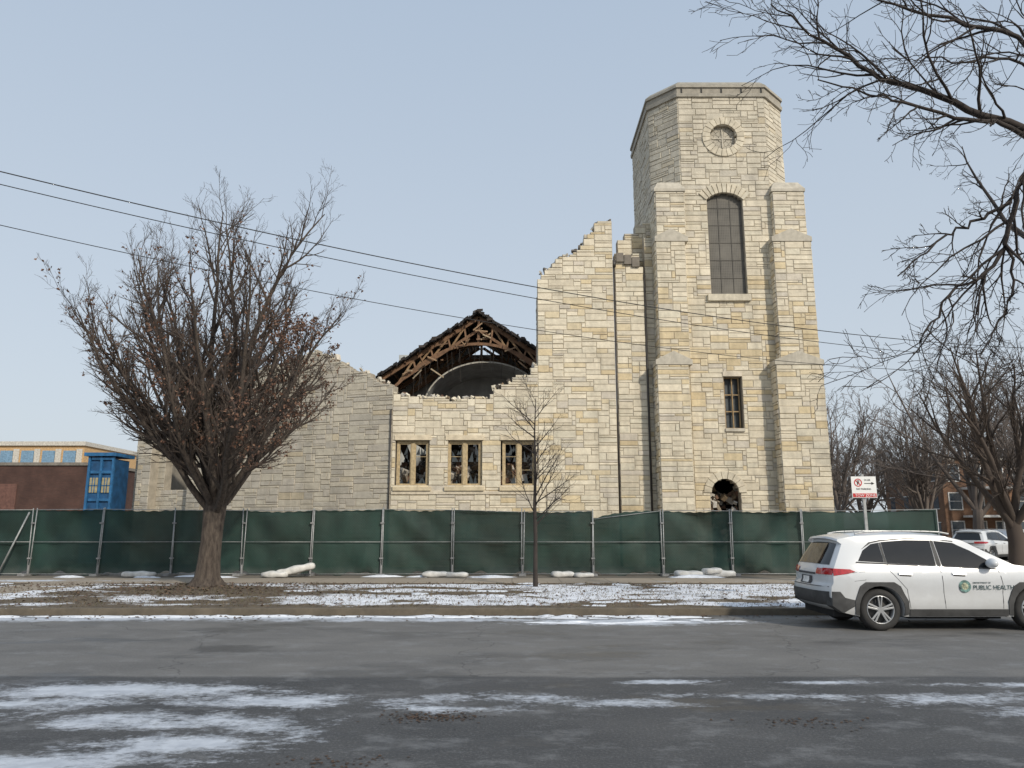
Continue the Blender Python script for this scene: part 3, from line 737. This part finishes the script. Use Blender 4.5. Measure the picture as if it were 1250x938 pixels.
limb([(10.9,14.4,9.5),(9.9,14.0,9.75),(8.9,13.7,9.7),(7.9,13.6,9.9),(7.0,13.5,10.1),(6.0,13.5,10.4)],.06,kids=14)
limb([(13.95,17.1,6.0),(12.2,15.2,8.0),(10.6,14.2,8.9),(10.0,14,8.3),(9.7,14,7.4),(9.3,14,6.7),(8.6,14,6.3),(8.0,14,5.6),(7.6,14,5.0)],.09,kids=22)
limb([(9.9,14,8.2),(9.2,14,7.7),(8.6,14,7.45),(8.0,13.9,7.0),(7.4,13.9,6.5)],.04,kids=9)
limb([(9.6,14,7.2),(9.7,14,6.4),(9.3,14,5.6),(8.9,14,5.0)],.04,kids=9)
limb([(13.9,17.1,8.2),(12.4,15.2,10.8),(10.8,14.2,11.6),(9.4,14,12.0),(8.0,14,12.4),(7.0,14,12.9)],.09,kids=14)
limb([(14.0,17.1,7.5),(12.6,15.5,9.6),(11.4,14.5,10.6),(10.2,14,11.2),(9.2,14,11.1),(8.4,14,11.3)],.06,kids=11)
limb([(14.0,17.2,6.5),(15.6,18.5,9),(17,19,12)],.12,kids=12); limb([(14.0,17.2,7.5),(13.5,19.5,10),(13.5,21,13)],.12,kids=10)
tr.b.obj("overhanging_tree",M_bark_dk,None,True)
PF=[dict(n=9,wob=.12,up=.04,tap=.85,kids=9,t0=.15,ang=(.4,.9),len=(.3,.5),kr=.06),
    dict(n=6,wob=.15,up=.05,tap=.8,kids=7,t0=.15,ang=(.4,.9),len=(.35,.55),kr=.03,rmin=.016),
    dict(n=4,wob=.2,up=.04,tap=.6,kids=4,t0=.2,ang=(.4,.9),len=(.4,.7),kr=.018,rmin=.012),dict(n=2,wob=.2,rmin=.010)]
def gentree(seed,H,rt,nl,P,spread=.8):
    t=Tree(seed); z=H*.2; t.tube([Vector((0,0,0)),Vector((0,0,.3)),Vector((.05,0,z*.6)),Vector((.0,.05,z))],[rt*1.5,rt*1.1,rt,rt*.85])
    for k in range(nl):
        az=2*math.pi*k/nl*1.0+t.r.random(); inc=t.r.uniform(.08,spread); d=Vector((math.sin(inc)*math.cos(az),math.sin(inc)*math.sin(az),math.cos(inc)))
        t.branch(Vector((0,0,z*t.r.uniform(.75,1))),d,H*.78*t.r.uniform(.8,1.02),rt*.5,0,P)
    return t
t=gentree(31,9.5,.30,8,[dict(PF[0],kr=.045,kids=11),dict(PF[1],rmin=.008,kr=.016),dict(PF[2],rmin=.006,kr=.009),dict(PF[3],rmin=.005)],.75)
o=t.b.obj("bare_street_tree",M_twig,None,True); o.location=(18.75,28.8,G-.05)
var=[]
for k in range(3):
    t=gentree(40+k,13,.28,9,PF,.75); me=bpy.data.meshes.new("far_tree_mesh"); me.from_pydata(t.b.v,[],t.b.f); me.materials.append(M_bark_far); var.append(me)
mass=empty("distant_bare_trees")
rt=random.Random(3)
spots=[(27,62),(31,70),(35,58),(39,75),(34,88),(45,66),(52,72),(47,90),(58,85),(62,70),(68,95),(75,88),(42,100),(55,110),(30,100),(27,80),(70,75),(37,66),(33,46),(36,52)]
for i,(x,y) in enumerate(spots):
    o=bpy.data.objects.new("tree",var[i%3]); col.objects.link(o); o.parent=mass; o.location=(x+rt.uniform(-1,1),y+rt.uniform(-2,2),0)
    s=rt.uniform(.85,1.2)*(.75 if y<55 else 1); o.scale=(s*1.1,s*1.1,s); o.rotation_euler=(0,0,rt.uniform(0,6.28))

# ------------------------------------------------------------------ background buildings
def brickmat(name,c1,c2,mort,scale=1.0):
    m,nt,bs=nodes(name); tc=pos(nt)
    sp=N(nt,'ShaderNodeSeparateXYZ'); nt.links.new(tc,sp.inputs[0]); cb=N(nt,'ShaderNodeCombineXYZ')
    nt.links.new(math_(nt,'ADD',sp.outputs[0],sp.outputs[1]),cb.inputs[0]); nt.links.new(sp.outputs[2],cb.inputs[1])
    br=N(nt,'ShaderNodeTexBrick'); nt.links.new(cb.outputs[0],br.inputs['Vector']); br.inputs['Scale'].default_value=scale
    br.inputs['Color1'].default_value=c1+(1,); br.inputs['Color2'].default_value=c2+(1,); br.inputs['Mortar'].default_value=mort+(1,)
    br.inputs['Brick Width'].default_value=.22; br.inputs['Row Height'].default_value=.075; br.inputs['Mortar Size'].default_value=.008
    c=mixc(nt,mrange(nt,noise(nt,tc,.8,4),.3,.7,0,.7),br.outputs[0],(c1[0]*.4,c1[1]*.45,c1[2]*.5)); nt.links.new(c,bs.inputs['Base Color']); bs.inputs['Roughness'].default_value=.9
    return m
M_brick=brickmat("red_brick",(.085,.040,.031),(.115,.054,.041),(.08,.065,.056))
M_obrick=brickmat("orange_brick",(.26,.13,.07),(.33,.175,.10),(.27,.22,.18))
M_white=simple("white_paint",(.75,.74,.71),.6); M_win=simple("window_glass_far",(.07,.09,.11),.15)
M_roofd=simple("roof_dark",(.08,.07,.07),.9); M_tan=simple("tan_cladding",(.55,.36,.18),.8); M_conc=simple("pale_concrete",(.55,.52,.46),.85)
def house(name,x0,x1,y0,y1,h,wall,gable=0,rows=2,cols=4,flat=False):
    e=empty(name); b=MB(); b.box(x0,x1,y0,y1,0,h); b.obj("walls",wall,e)
    b=MB(); g=MB(); cw=(x1-x0)/cols; rh=h/rows
    for r in range(rows):
        for c in range(cols):
            xc=x0+cw*(c+.5); zc=rh*(r+.55); ww=min(cw*.3,.6); hh=min(rh*.28,.85)
            g.box(xc-ww,xc+ww,y0-.02,y0+.1,zc-hh,zc+hh)
            b.box(xc-ww-.1,xc-ww,y0-.08,y0,zc-hh-.1,zc+hh+.1); b.box(xc+ww,xc+ww+.1,y0-.08,y0,zc-hh-.1,zc+hh+.1)
            b.box(xc-ww,xc+ww,y0-.08,y0,zc+hh,zc+hh+.1); b.box(xc-ww,xc+ww,y0-.08,y0,zc-hh-.1,zc-hh); b.box(xc-ww,xc+ww,y0-.06,y0-.03,zc-.03,zc+.03)
    for r in range(rows):
        for c in range(max(2,int((y1-y0)/3))):
            yc=y0+(y1-y0)*(c+.5)/max(2,int((y1-y0)/3)); zc=rh*(r+.55); g.box(x0-.02,x0+.1,yc-.5,yc+.5,zc-.7,zc+.7)
            b.box(x0-.07,x0,yc-.6,yc+.6,zc+.7,zc+.8); b.box(x0-.07,x0,yc-.6,yc+.6,zc-.8,zc-.7)
    g.obj("windows",M_win,e); b.obj("window_trim",M_white,e)
    b=MB()
    if gable:
        xm=(x0+x1)/2; b.add([(x0-.3,y0-.3,h),(x1+.3,y0-.3,h),(xm,y0-.3,h+gable),(x0-.3,y1+.3,h),(x1+.3,y1+.3,h),(xm,y1+.3,h+gable)],[(0,1,2),(5,4,3),(0,3,4,1),(1,4,5,2),(2,5,3,0)])
        b.obj("roof",M_roofd,e)
    else:
        b.box(x0-.12,x1+.12,y0-.12,y1+.12,h,h+.3); b.obj("coping",M_conc,e)
    return e
house("brick_apartment_building",44,53,78,90,8.6,M_obrick,0,3,4)
house("brick_house",56,64,74,86,6.6,M_obrick,2.4,2,3)
house("brick_house",67,76,80,92,7,M_brick,2.6,2,3)
house("brick_apartment_building",34,42,98,112,8.5,M_brick,0,3,3)
p=MB()
for x in (46,48.4,50.8): p.box(x-.12,x+.12,75.6,75.85,0,5.6)
for z in (2.8,5.6): p.box(45.7,51.1,75.4,77.9,z,z+.22)
p.obj("apartment_porch",M_white,bpy.data.objects["brick_apartment_building"])
g=empty("brick_garage"); b=MB(); b.box(-52,-27.6,50,62,0,5.8); b.obj("walls",M_brick,g)
b=MB(); b.box(-52.1,-27.5,49.9,62.1,5.8,6.0); b.obj("coping",simple("garage_coping",(.20,.18,.155),.8),g)
b=MB(); 
for x in (-46,-40,-33.6): b.box(x-1.2,x+1.2,49.95,50.05,2.9,4.6)
b.obj("bricked_windows",simple("faded_red_door",(.14,.07,.055),.8),g)
g=empty("tan_school_building"); b=MB(); b.box(-110,-52,92,110,0,11.6); b.obj("walls",M_tan,g)
b=MB(); g2=MB()
b.box(-110.2,-51.8,91.7,110.2,11.6,12.1); b.box(-110,-52,91.9,92,8.3,8.9)
for k in range(22): 
    x=-108+k*2.55; g2.box(x,x+1.5,91.9,91.99,9.3,11.0); b.box(x+1.6,x+2.3,91.85,91.95,9.2,11.2)
b.obj("bands",M_conc,g); g2.obj("windows",simple("blue_glass",(.18,.3,.42),.2),g)
e=empty("blue_timber_booth"); M_blue=simple("blue_paint",(.014,.075,.18),.6,var=.35,scale=3); M_blue2=simple("light_blue_paint",(.022,.12,.27),.55,var=.3)
b=MB(); b.box(-20.1,-18.95,36.2,37.6,G,5.0); b.obj("box",M_blue,e)
b=MB()
for x in (-20.15,-19.58,-19.02): b.box(x,x+.11,36.08,36.2,G,5.1)
for z in (.4,2.3,3.0,4.3,4.95): b.box(-20.0,-18.95,36.10,36.197,z,z+.12)
b.box(-20.3,-18.8,35.95,37.8,5.12,5.28); b.obj("frame",M_blue2,e)
b=MB(); 
for x in (-20.02,-19.44): b.box(x,x+.38,36.15,36.19,3.4,4.1)
b.obj("panes",simple("pale_panes",(.36,.31,.18),.4),e)
b=MB()
for x in (-20.02,-19.44):
    for q in (.12,.24): b.box(x+q,x+q+.025,36.12,36.149,3.4,4.1)
    b.box(x,x+.38,36.12,36.148,3.72,3.75)
b.obj("muntins",M_blue2,e)

# ------------------------------------------------------------------ wires + poles
M_pole=simple("pole_wood",(.10,.075,.055),.9,bmp=.4); M_wire=simple("wire",(.02,.02,.02),.6)
def wire(p0,p1,sag,name,r=.016):
    pts=[]
    for i in range(61):
        s=-.2+1.4*i/60; pts.append(Vector((p0[0]+(p1[0]-p0[0])*s,p0[1]+(p1[1]-p0[1])*s,p0[2]+(p1[2]-p0[2])*s-4*sag*s*(1-s))))
    t=Tree(1); t.tube(pts,[r]*61); t.b.obj(name,M_wire,None,True)
wire((-11.6,16,9.7),(20.8,30,8.95),.76,"power_line",.0141); wire((-11.6,16,9.4),(20.8,30,8.43),.72,"power_line",.013); wire((-11.6,16,8.45),(20.8,30,7.93),.9,"power_line",.011)
for (x,y,h) in ((-18.1,13.2+3.2,11.6),(27.3+4.2,32.8,10.6)):
    b=MB(); b.cyl((x,y,0),(x,y,h),.17,12,.12); b.beam((x-.6,y-1.2,h-.8),(x+.6,y+1.2,h-.8),.1,.12); b.beam((x-.1,y-3.3,h-1.2) if x<0 else (x-4.3,y,h-1.2),(x,y,h-1.2),.08,.1)
    b.obj("utility_pole",M_pole,None,False)

# ------------------------------------------------------------------ sign
s=empty("no_parking_sign"); b=MB(); b.beam((7.95,17.3,G),(7.95,17.3,2.95),.06,.04); b.obj("post",M_galv,s)
b=MB(); b.box(7.67,8.23,17.245,17.255,2.42,2.90); b.obj("plate",simple("sign_white",(.8,.8,.78),.4,var=.04),s)
M_red=simple("sign_red",(.55,.03,.03),.4,var=.1)
b=MB(); b.box(7.685,8.215,17.238,17.244,2.435,2.52); b.obj("red_band",M_red,s)
t=[2*math.pi*k/24 for k in range(24)]
b=MB()
for k in range(24):
    a0,a1=t[k],t[(k+1)%24]; vs=[(7.82+r*math.cos(a),17.24,2.76+r*math.sin(a)) for r,a in ((.07,a0),(.07,a1),(.09,a1),(.09,a0))]; b.add(vs,[(0,1,2,3)])
b.beam((7.765,17.239,2.815),(7.875,17.239,2.705),.006,.018); b.obj("prohibition_ring",M_red,s)
M_blk=simple("black_print",(.02,.02,.02),.5)
b=MB(); b.box(7.80,7.812,17.236,17.243,2.71,2.81); b.box(7.812,7.845,17.236,17.243,2.798,2.81); b.box(7.812,7.845,17.236,17.243,2.756,2.768); b.box(7.836,7.846,17.236,17.243,2.768,2.798)
b.box(7.96,8.13,17.24,17.244,2.735,2.75); b.add([(8.12,17.24,2.71),(8.19,17.24,2.742),(8.12,17.24,2.775)],[(0,1,2)]); b.obj("print",M_blk,s)
def text(body,size,loc,rot,mat,parent,name,ext=.001,sx=1):
    cu=bpy.data.curves.new(name,'FONT'); cu.body=body; cu.size=size; cu.extrude=ext; cu.align_x='LEFT'; cu.materials.append(mat)
    o=bpy.data.objects.new(name,cu); col.objects.link(o); o.location=loc; o.rotation_euler=rot; o.scale=(sx,1,1)
    if parent: o.parent=parent
    return o
text("TOW ZONE",.085,(7.73,17.235,2.449),(math.pi/2,0,0),simple("sign_white2",(.8,.8,.8),.4),s,"tow_text")
text("24 HR",.055,(7.96,17.24,2.80),(math.pi/2,0,0),M_blk,s,"hour_text"); text("NO PARKING",.055,(7.77,17.24,2.60),(math.pi/2,0,0),M_blk,s,"parking_text")

# ------------------------------------------------------------------ car
HW=.93
def deform(p):
    x,y,z=p; t=y/HW; at=min(abs(t),1.02)
    wz=prof([(.2,.86),(.32,.905),(.5,.925),(.85,.925),(1.0,.905),(1.1,.88),(1.3,.80),(1.5,.71),(1.62,.655),(1.8,.62)])(z)
    wx=1.0
    if x<.7: wx-=.07*((.7-x)/.7)**2
    if x>3.7: wx-=.10*((x-3.7)/.9)**2
    wz+=.014*math.exp(-((z-.93)/.05)**2)-.020*math.exp(-((z-.62)/.12)**2)*(1 if 1.3<x<3.3 else .3)
    y2=t*wz*wx
    if x<.9: x=x+.15*at**4*((.9-x)/.9)**2
    if x>3.5: x=x-.30*at**4*((x-3.5)/1.1)**2
    if z>1.0: z=z-.05*at**3*min(1,(z-1.0)/.5)
    return (x,y2,z)
def slabmesh(poly,y0,y1,dx=.16,dz=.12,ys=()):
    bm=bmesh.new(); a=[bm.verts.new((x,y0,z)) for x,z in poly]; f=bm.faces.new(a)
    r=bmesh.ops.extrude_face_region(bm,geom=[f]); 
    for g_ in r['geom']:
        if isinstance(g_,bmesh.types.BMVert): g_.co.y=y1
    bmesh.ops.triangulate(bm,faces=bm.faces[:])
    xs=[p[0] for p in poly]; zs=[p[1] for p in poly]
    def cut(co,no): bmesh.ops.bisect_plane(bm,geom=bm.verts[:]+bm.edges[:]+bm.faces[:],dist=1e-5,plane_co=co,plane_no=no)
    x=min(xs)+dx
    while x<max(xs)-.02: cut((x,0,0),(1,0,0)); x+=dx
    z=min(zs)+dz
    while z<max(zs)-.02: cut((0,0,z),(0,0,1)); z+=dz
    for y in ys: cut((0,y,0),(0,1,0))
    for v_ in bm.verts: v_.co=deform(v_.co)
    bmesh.ops.recalc_face_normals(bm,faces=bm.faces[:])
    return bm
def arc(cx_,cz,r,a0,a1,n=14): return [(cx_+r*math.cos(a0+(a1-a0)*i/n),cz+r*math.sin(a0+(a1-a0)*i/n)) for i in range(n+1)]
RX,FX,WZ,WR=.98,3.67,.355,.355
AR=.405
sil=[(.10,.40),(.02,.48),(0,.60),(.02,.74),(.07,.80),(.08,.98),(.13,1.08),(.42,1.52),(.34,1.57),(.36,1.605),(.7,1.655),(1.2,1.685),(1.8,1.69),(2.3,1.66),(2.65,1.575),(3.0,1.36),(3.38,1.13),
     (3.7,1.09),(4.1,1.02),(4.38,.93),(4.50,.82),(4.55,.62),(4.56,.42),(4.48,.28),(4.2,.24)]
sil+=arc(FX,WZ,AR,rd(-16),rd(196)); sil+=[(3.15,.24),(1.5,.24)]; sil+=arc(RX,WZ,AR,rd(-16),rd(196)); sil+=[(.3,.30)]
m,nt,bs=nodes("white_car_paint"); v=pos(nt,obj=True); sp=N(nt,'ShaderNodeSeparateXYZ'); nt.links.new(v,sp.inputs[0])
hgt=math_(nt,'ADD',sp.outputs[2],math_(nt,'MULTIPLY',math_(nt,'SUBTRACT',noise(nt,v,4,5,.7),.5),.5))
c=mixc(nt,mrange(nt,hgt,.30,1.0,.6,.0),(.62,.64,.66),(.32,.31,.29)); nt.links.new(c,bs.inputs['Base Color'])
nt.links.new(mrange(nt,hgt,.3,1.0,.6,.24),bs.inputs['Roughness']); bs.inputs['Coat Weight'].default_value=.5
M_paint=m
M_clad=simple("black_plastic",(.05,.05,.05),.65,var=.3,scale=7)
M_cglass=simple("tinted_glass",(.012,.014,.016),.05,var=.1)
M_tyre=simple("tyre",(.030,.029,.028),.85,var=.3); M_alloy=simple("alloy",(.40,.41,.42),.35,.7,.1)
M_tail=simple("tail_light",(.40,.012,.015),.15,var=.3,scale=20,coat=1); M_seam=simple("seam",(.06,.06,.065),.7)
M_head=simple("head_light",(.6,.62,.65),.08,var=.2,scale=20,coat=1)
def build_car(name):
    e=empty(name)
    def fin(bm,nm,mat,bev=0,smooth=True):
        me=bpy.data.meshes.new(nm); bm.to_mesh(me); bm.free(); me.materials.append(mat)
        o=bpy.data.objects.new(nm,me); col.objects.link(o); o.parent=e
        if smooth:
            me.polygons.foreach_set("use_smooth",[True]*len(me.polygons))
            try: me.set_sharp_from_angle(angle=rd(38))
            except Exception: pass
        if bev:
            m=o.modifiers.new("b",'BEVEL'); m.width=bev; m.segments=3; m.limit_method='ANGLE'; m.angle_limit=rd(42); m.harden_normals=True
        return o
    fin(slabmesh(sil,-HW,HW,.2,.10,(-.85,-.7,-.45,0,.45,.7,.85)),"body",M_paint,.022)
    def side(poly,nm,mat,proud=.006,depth=.03,dx=.2,bev=0):
        for sg in (-1,1):
            y1=sg*(HW+proud); y0=sg*(HW-depth); fin(slabmesh(poly,min(y0,y1),max(y0,y1),dx,.12),nm,mat,bev)
    side([(.66,1.20),(1.12,1.17),(1.12,1.545),(.98,1.52),(.80,1.40)],"quarter_glass",M_cglass,.004)
    side([(1.17,1.165),(2.02,1.12),(2.05,1.585),(1.6,1.59),(1.17,1.555)],"rear_door_glass",M_cglass,.004)
    side([(2.12,1.115),(3.02,1.07),(3.02,1.17),(2.70,1.40),(2.45,1.54),(2.12,1.58)],"front_door_glass",M_cglass,.004)
    side([(.60,1.165),(3.06,1.045),(3.06,1.065),(.62,1.190)],"belt_trim",M_seam,.008)
    side([(2.03,1.12),(2.11,1.118),(2.11,1.585),(2.055,1.588)],"b_pillar",M_clad,.006)
    side([(1.125,1.17),(1.165,1.168),(1.165,1.55),(1.125,1.545)],"c_pillar",M_clad,.006)
    side([(.78,1.42),(.98,1.535),(1.17,1.572),(1.6,1.607),(2.08,1.603),(2.46,1.557),(2.46,1.575),(2.08,1.622),(1.6,1.625),(1.15,1.592),(.95,1.55)],"roof_trim",M_clad,.006)
    for cxw in (RX,FX):
        ring_=arc(cxw,WZ,AR+.002,rd(-14),rd(194))+[(cxw-.48,.28),(cxw-.48,.50),(cxw-.36,.755),(cxw-.25,.825),(cxw+.25,.825),(cxw+.36,.755),(cxw+.48,.50),(cxw+.48,.28)]
        side(ring_,"arch_cladding",M_clad,.018,.06,bev=.008)
    side([(1.47,.25),(3.18,.25),(3.18,.37),(1.47,.37)],"sill_cladding",M_clad,.02,.06,bev=.01)
    def line(pts,w_=.009):
        for (a,b_) in zip(pts,pts[1:]):
            dx=b_[0]-a[0]; dz=b_[1]-a[1]; l=math.hypot(dx,dz); nx_,nz_=-dz/l*w_/2,dx/l*w_/2
            side([(a[0]+nx_,a[1]+nz_),(b_[0]+nx_,b_[1]+nz_),(b_[0]-nx_,b_[1]-nz_),(a[0]-nx_,a[1]-nz_)],"door_seam",M_seam,.002,.01,.5)
    line([(2.07,1.11),(2.09,.8),(2.10,.38)]); line([(3.08,1.05),(3.13,.8),(3.10,.38)]); line([(1.16,1.16),(1.20,1.0),(1.46,.70),(1.49,.38)])
    line([(.50,.98),(.74,1.0),(.74,.86),(.52,.84)],.006)
    for hx in (1.32,2.26):
        side([(hx,.955),(hx+.24,.945),(hx+.24,.975),(hx,.985)],"door_handle",M_paint,.03,.02,bev=.008)
        side([(hx+.02,.93),(hx+.22,.92),(hx+.22,.95),(hx+.02,.96)],"handle_shade",M_seam,.003)  # flat dark patch paints the shade in the hollow behind the handle
    side([(.07,.99),(.09,1.06),(.46,1.045),(.56,1.0),(.40,.965),(.08,.93)],"tail_lamp",M_tail,.012,.25,.08,bev=.006)
    side([(.0,.42),(.015,.66),(.20,.66),(.30,.56),(.50,.52),(.50,.42),(.25,.30)],"rear_bumper_side",M_clad,.01,.1,.1)
    side([(4.10,.86),(4.42,.83),(4.50,.76),(4.12,.78)],"head_lamp",M_head,.01,.25,.08)
    def rx(z): return prof([(.40,.10),(.48,.02),(.60,0),(.74,.02),(.80,.07),(.98,.08),(1.08,.13),(1.52,.42)])(z)
    def rear(y0,y1,z0,z1,nm,mat,out=.008,n=10,inset=0):
        bm=bmesh.new(); vs=[]; nz_=max(2,int((z1-z0)/.05))
        for j in range(nz_+1):
            z=z0+(z1-z0)*j/nz_; 
            for i in range(n+1):
                y=y0+(y1-y0)*i/n; yy=y*(1-inset*(j/nz_)); vs.append(bm.verts.new(Vector(deform((rx(z)-out,yy,z)))))
        for j in range(nz_):
            for i in range(n):
                bm.faces.new((vs[j*(n+1)+i],vs[j*(n+1)+i+1],vs[(j+1)*(n+1)+i+1],vs[(j+1)*(n+1)+i]))
        bmesh.ops.recalc_face_normals(bm,faces=bm.faces[:]); fin(bm,nm,mat)
    rear(-.80,.80,1.12,1.50,"rear_glass",M_cglass,.008,14,.05)
    rear(-.90,.90,.42,.66,"rear_bumper",M_clad,.012,14)
    rear(-.26,.26,.76,.90,"licence_plate_recess",M_seam,.008,4); rear(-.15,.15,.775,.885,"licence_plate",M_white,.016,2)
    for sg in (-1,1):
        rear(min(sg*.45,sg*.92),max(sg*.45,sg*.92),.945,1.05,"tail_lamp_rear",M_tail,.014,8)
    rear(-.42,.42,.93,.965,"tailgate_trim",M_seam,.012,6)
    rear(-.88,.88,.735,.747,"bumper_gap",M_seam,.006,8)
    bm=bmesh.new()
    vs=[]
    for j in range(5):
        q=j/4; x=3.33-(3.33-2.68)*q; z=1.155+(1.555-1.155)*q+.012
        for i in range(9):
            y=(-.83+1.66*i/8); vs.append(bm.verts.new(Vector(deform((x,y,z+.004)))))
    for j in range(4):
        for i in range(8): bm.faces.new((vs[j*9+i],vs[j*9+i+1],vs[(j+1)*9+i+1],vs[(j+1)*9+i]))
    fin(bm,"windscreen",M_cglass)
    b=MB()
    for sg in (-1,1):
        pr=None
        for i in range(11):
            x=.75+1.7*i/10; z=1.645+.05*math.sin(math.pi*min(1,max(0,i/10)))**.35
            p_=(x,sg*.60,z)
            if pr: b.beam(pr,p_,.035,.025)
            pr=p_
    b.obj("roof_rails",M_alloy,e,False,.006)
    b=MB(); b.box(.25,4.3,-.68,.68,.22,.62); b.box(1.5,3.1,-.80,.80,.2,.3); b.obj("underbody",M_dark,e)
    b=MB(); b.box(4.42,4.56,-.5,.5,.45,.75); b.obj("grille",M_clad,e)
    for sg in (-1,1):
        bm=bmesh.new(); bmesh.ops.create_uvsphere(bm,u_segments=16,v_segments=10,radius=1)
        for v_ in bm.verts: v_.co=Vector((2.93+v_.co.x*.09*(1-.2*v_.co.z),sg*1.0+v_.co.y*.13,1.15+v_.co.z*.085))
        fin(bm,"mirror",M_paint)
        b=MB(); b.beam((2.95,sg*.86,1.09),(2.95,sg*.95,1.10),.06,.04); b.obj("mirror_arm",M_clad,e)
    for cxw in (RX,FX):
        for sg in (-1,1):
            def lathe(prof_,mat,nm,n=40):
                vs=[];fs=[]
                for (r,y) in prof_:
                    for i in range(n): a=2*math.pi*i/n; vs.append((cxw+r*math.cos(a),sg*y,WZ+r*math.sin(a)))
                for j in range(len(prof_)-1):
                    for i in range(n): fs.append((j*n+i,j*n+(i+1)%n,(j+1)*n+(i+1)%n,(j+1)*n+i))
                mesh_obj(nm,vs,fs,mat,e,True)
            lathe([(.2,.66),(.32,.66),(.350,.69),(.355,.74),(.355,.82),(.348,.862),(.325,.885),(.285,.892),(.255,.885),(.240,.87)],M_tyre,"tyre")
            lathe([(.242,.872),(.236,.885),(.225,.880),(.215,.82),(.21,.68)],M_alloy,"rim")
            b=MB(); b.cyl((cxw,sg*.80,WZ),(cxw,sg*.70,WZ),.205,28); b.obj("brake_disc",M_clad,e,True)
            b=MB(); b.cyl((cxw,sg*.80,WZ),(cxw,sg*.878,WZ),.055,16)
            for k in range(5):
                for dlt in (-.14,.14):
                    a=2*math.pi*k/5+.3; c0=Vector((cxw+.04*math.cos(a+dlt*2),sg*.862,WZ+.04*math.sin(a+dlt*2))); c1=Vector((cxw+.23*math.cos(a+dlt),sg*.872,WZ+.23*math.sin(a+dlt))); b.beam(c0,c1,.028,.034)
            b.obj("spokes",M_alloy,e,False,.006)
    return e
car=build_car("parked_suv")
tm=simple("dark_green_print",(.03,.07,.07),.4)
dl=MB(); n=28; vs=[(2.46,-.9275,.755)]+[(2.46+.105*math.cos(2*math.pi*i/n),-.9275,.755+.105*math.sin(2*math.pi*i/n)) for i in range(n)]
dl.add(vs,[(0,1+(i+1)%n,1+i) for i in range(n)]); dl.obj("door_badge",simple("badge",(.12,.22,.2),.4,var=.8,scale=18),car)
dl=MB(); vs=[(2.46,-.929,.755)]+[(2.46+.06*math.cos(2*math.pi*i/n),-.929,.755+.06*math.sin(2*math.pi*i/n)) for i in range(n)]
dl.add(vs,[(0,1+(i+1)%n,1+i) for i in range(n)]); dl.obj("door_badge_inner",simple("badge_in",(.30,.32,.22),.4,var=.9,scale=25),car)
text("PUBLIC HEALTH",.105,(2.60,-.928,.70),(math.pi/2,0,0),tm,car,"door_lettering",sx=.95)
text("DEPARTMENT OF",.04,(2.60,-.928,.80),(math.pi/2,0,0),tm,car,"door_lettering_small")
car.location=(5.43,14.55,0)
def dupe(src,name,loc,rot,scale=1):
    e=empty(name,loc); e.rotation_euler=(0,0,rot); e.scale=(scale,)*3
    for c in src.children:
        if 'letter' in c.name or 'badge' in c.name: continue
        o=c.copy(); col.objects.link(o); o.parent=e
    return e
dupe(car,"parked_suv",(24.3,41.5,0),rd(35)); dupe(car,"parked_suv",(24.6,53,0),rd(80)); dupe(car,"parked_suv",(28.6,43,0),rd(90))

# ------------------------------------------------------------------ litter
rr=random.Random(9); lv=MB()
for _ in range(4600):
    if rr.random()<.45: x=rr.gauss(-8.7,2.6); y=22.2+rr.gauss(0,2.0)
    else: x=rr.uniform(-18,16); y=rr.uniform(16.3,23.3)
    if not 16.3<y<23.3: continue
    s_=rr.uniform(.05,.10); a=rr.uniform(0,6.28); c_=rr.choice([(.10,.065,.045),(.14,.09,.06),(.08,.055,.04)])
    lv.add([(x,y,G+.006),(x+s_*math.cos(a),y+s_*math.sin(a),G+rr.uniform(.01,.05)),(x+s_*math.cos(a+1),y+s_*math.sin(a+1),G+.012)],[(0,1,2)],c_)
for _ in range(500):
    x=rr.uniform(-14,12); y=15.95-abs(rr.gauss(0,.3)); s_=rr.uniform(.04,.09); a=rr.uniform(0,6.28)
    lv.add([(x,y,.006),(x+s_*math.cos(a),y+s_*math.sin(a),rr.uniform(.01,.04)),(x+s_*math.cos(a+1),y+s_*math.sin(a+1),.01)],[(0,1,2)],(.09,.06,.04))
for (cx_,cy_,n_) in ((-.75,7.6,260),(2.7,7.4,90),(-1.3,6.2,60)):
    for _ in range(n_):
        x=cx_+rr.gauss(0,.25); y=cy_+rr.gauss(0,.10); s_=rr.uniform(.015,.045); a=rr.uniform(0,6.28)
        lv.add([(x,y,.004),(x+s_*math.cos(a),y+s_*math.sin(a),rr.uniform(.005,.015)),(x+s_*math.cos(a+1),y+s_*math.sin(a+1),.006)],[(0,1,2)],(.07,.043,.028))
lv.obj("fallen_leaves",M_leaf,None)
gr=MB()
for _ in range(9000):
    x=rr.uniform(-18,16); y=16.3+7*rr.random(); h=rr.uniform(.02,.06); a=rr.uniform(-.05,.05); k=rr.uniform(.7,1.3)
    c_=rr.choice([(.16,.12,.07),(.11,.09,.05),(.09,.085,.04)])
    gr.add([(x-.008,y,G-.01),(x+.008,y,G-.01),(x+a,y+rr.uniform(-.04,.04),G+h)],[(0,1,2)],tuple(q*k for q in c_))
gr.obj("dead_grass",M_leaf,None)
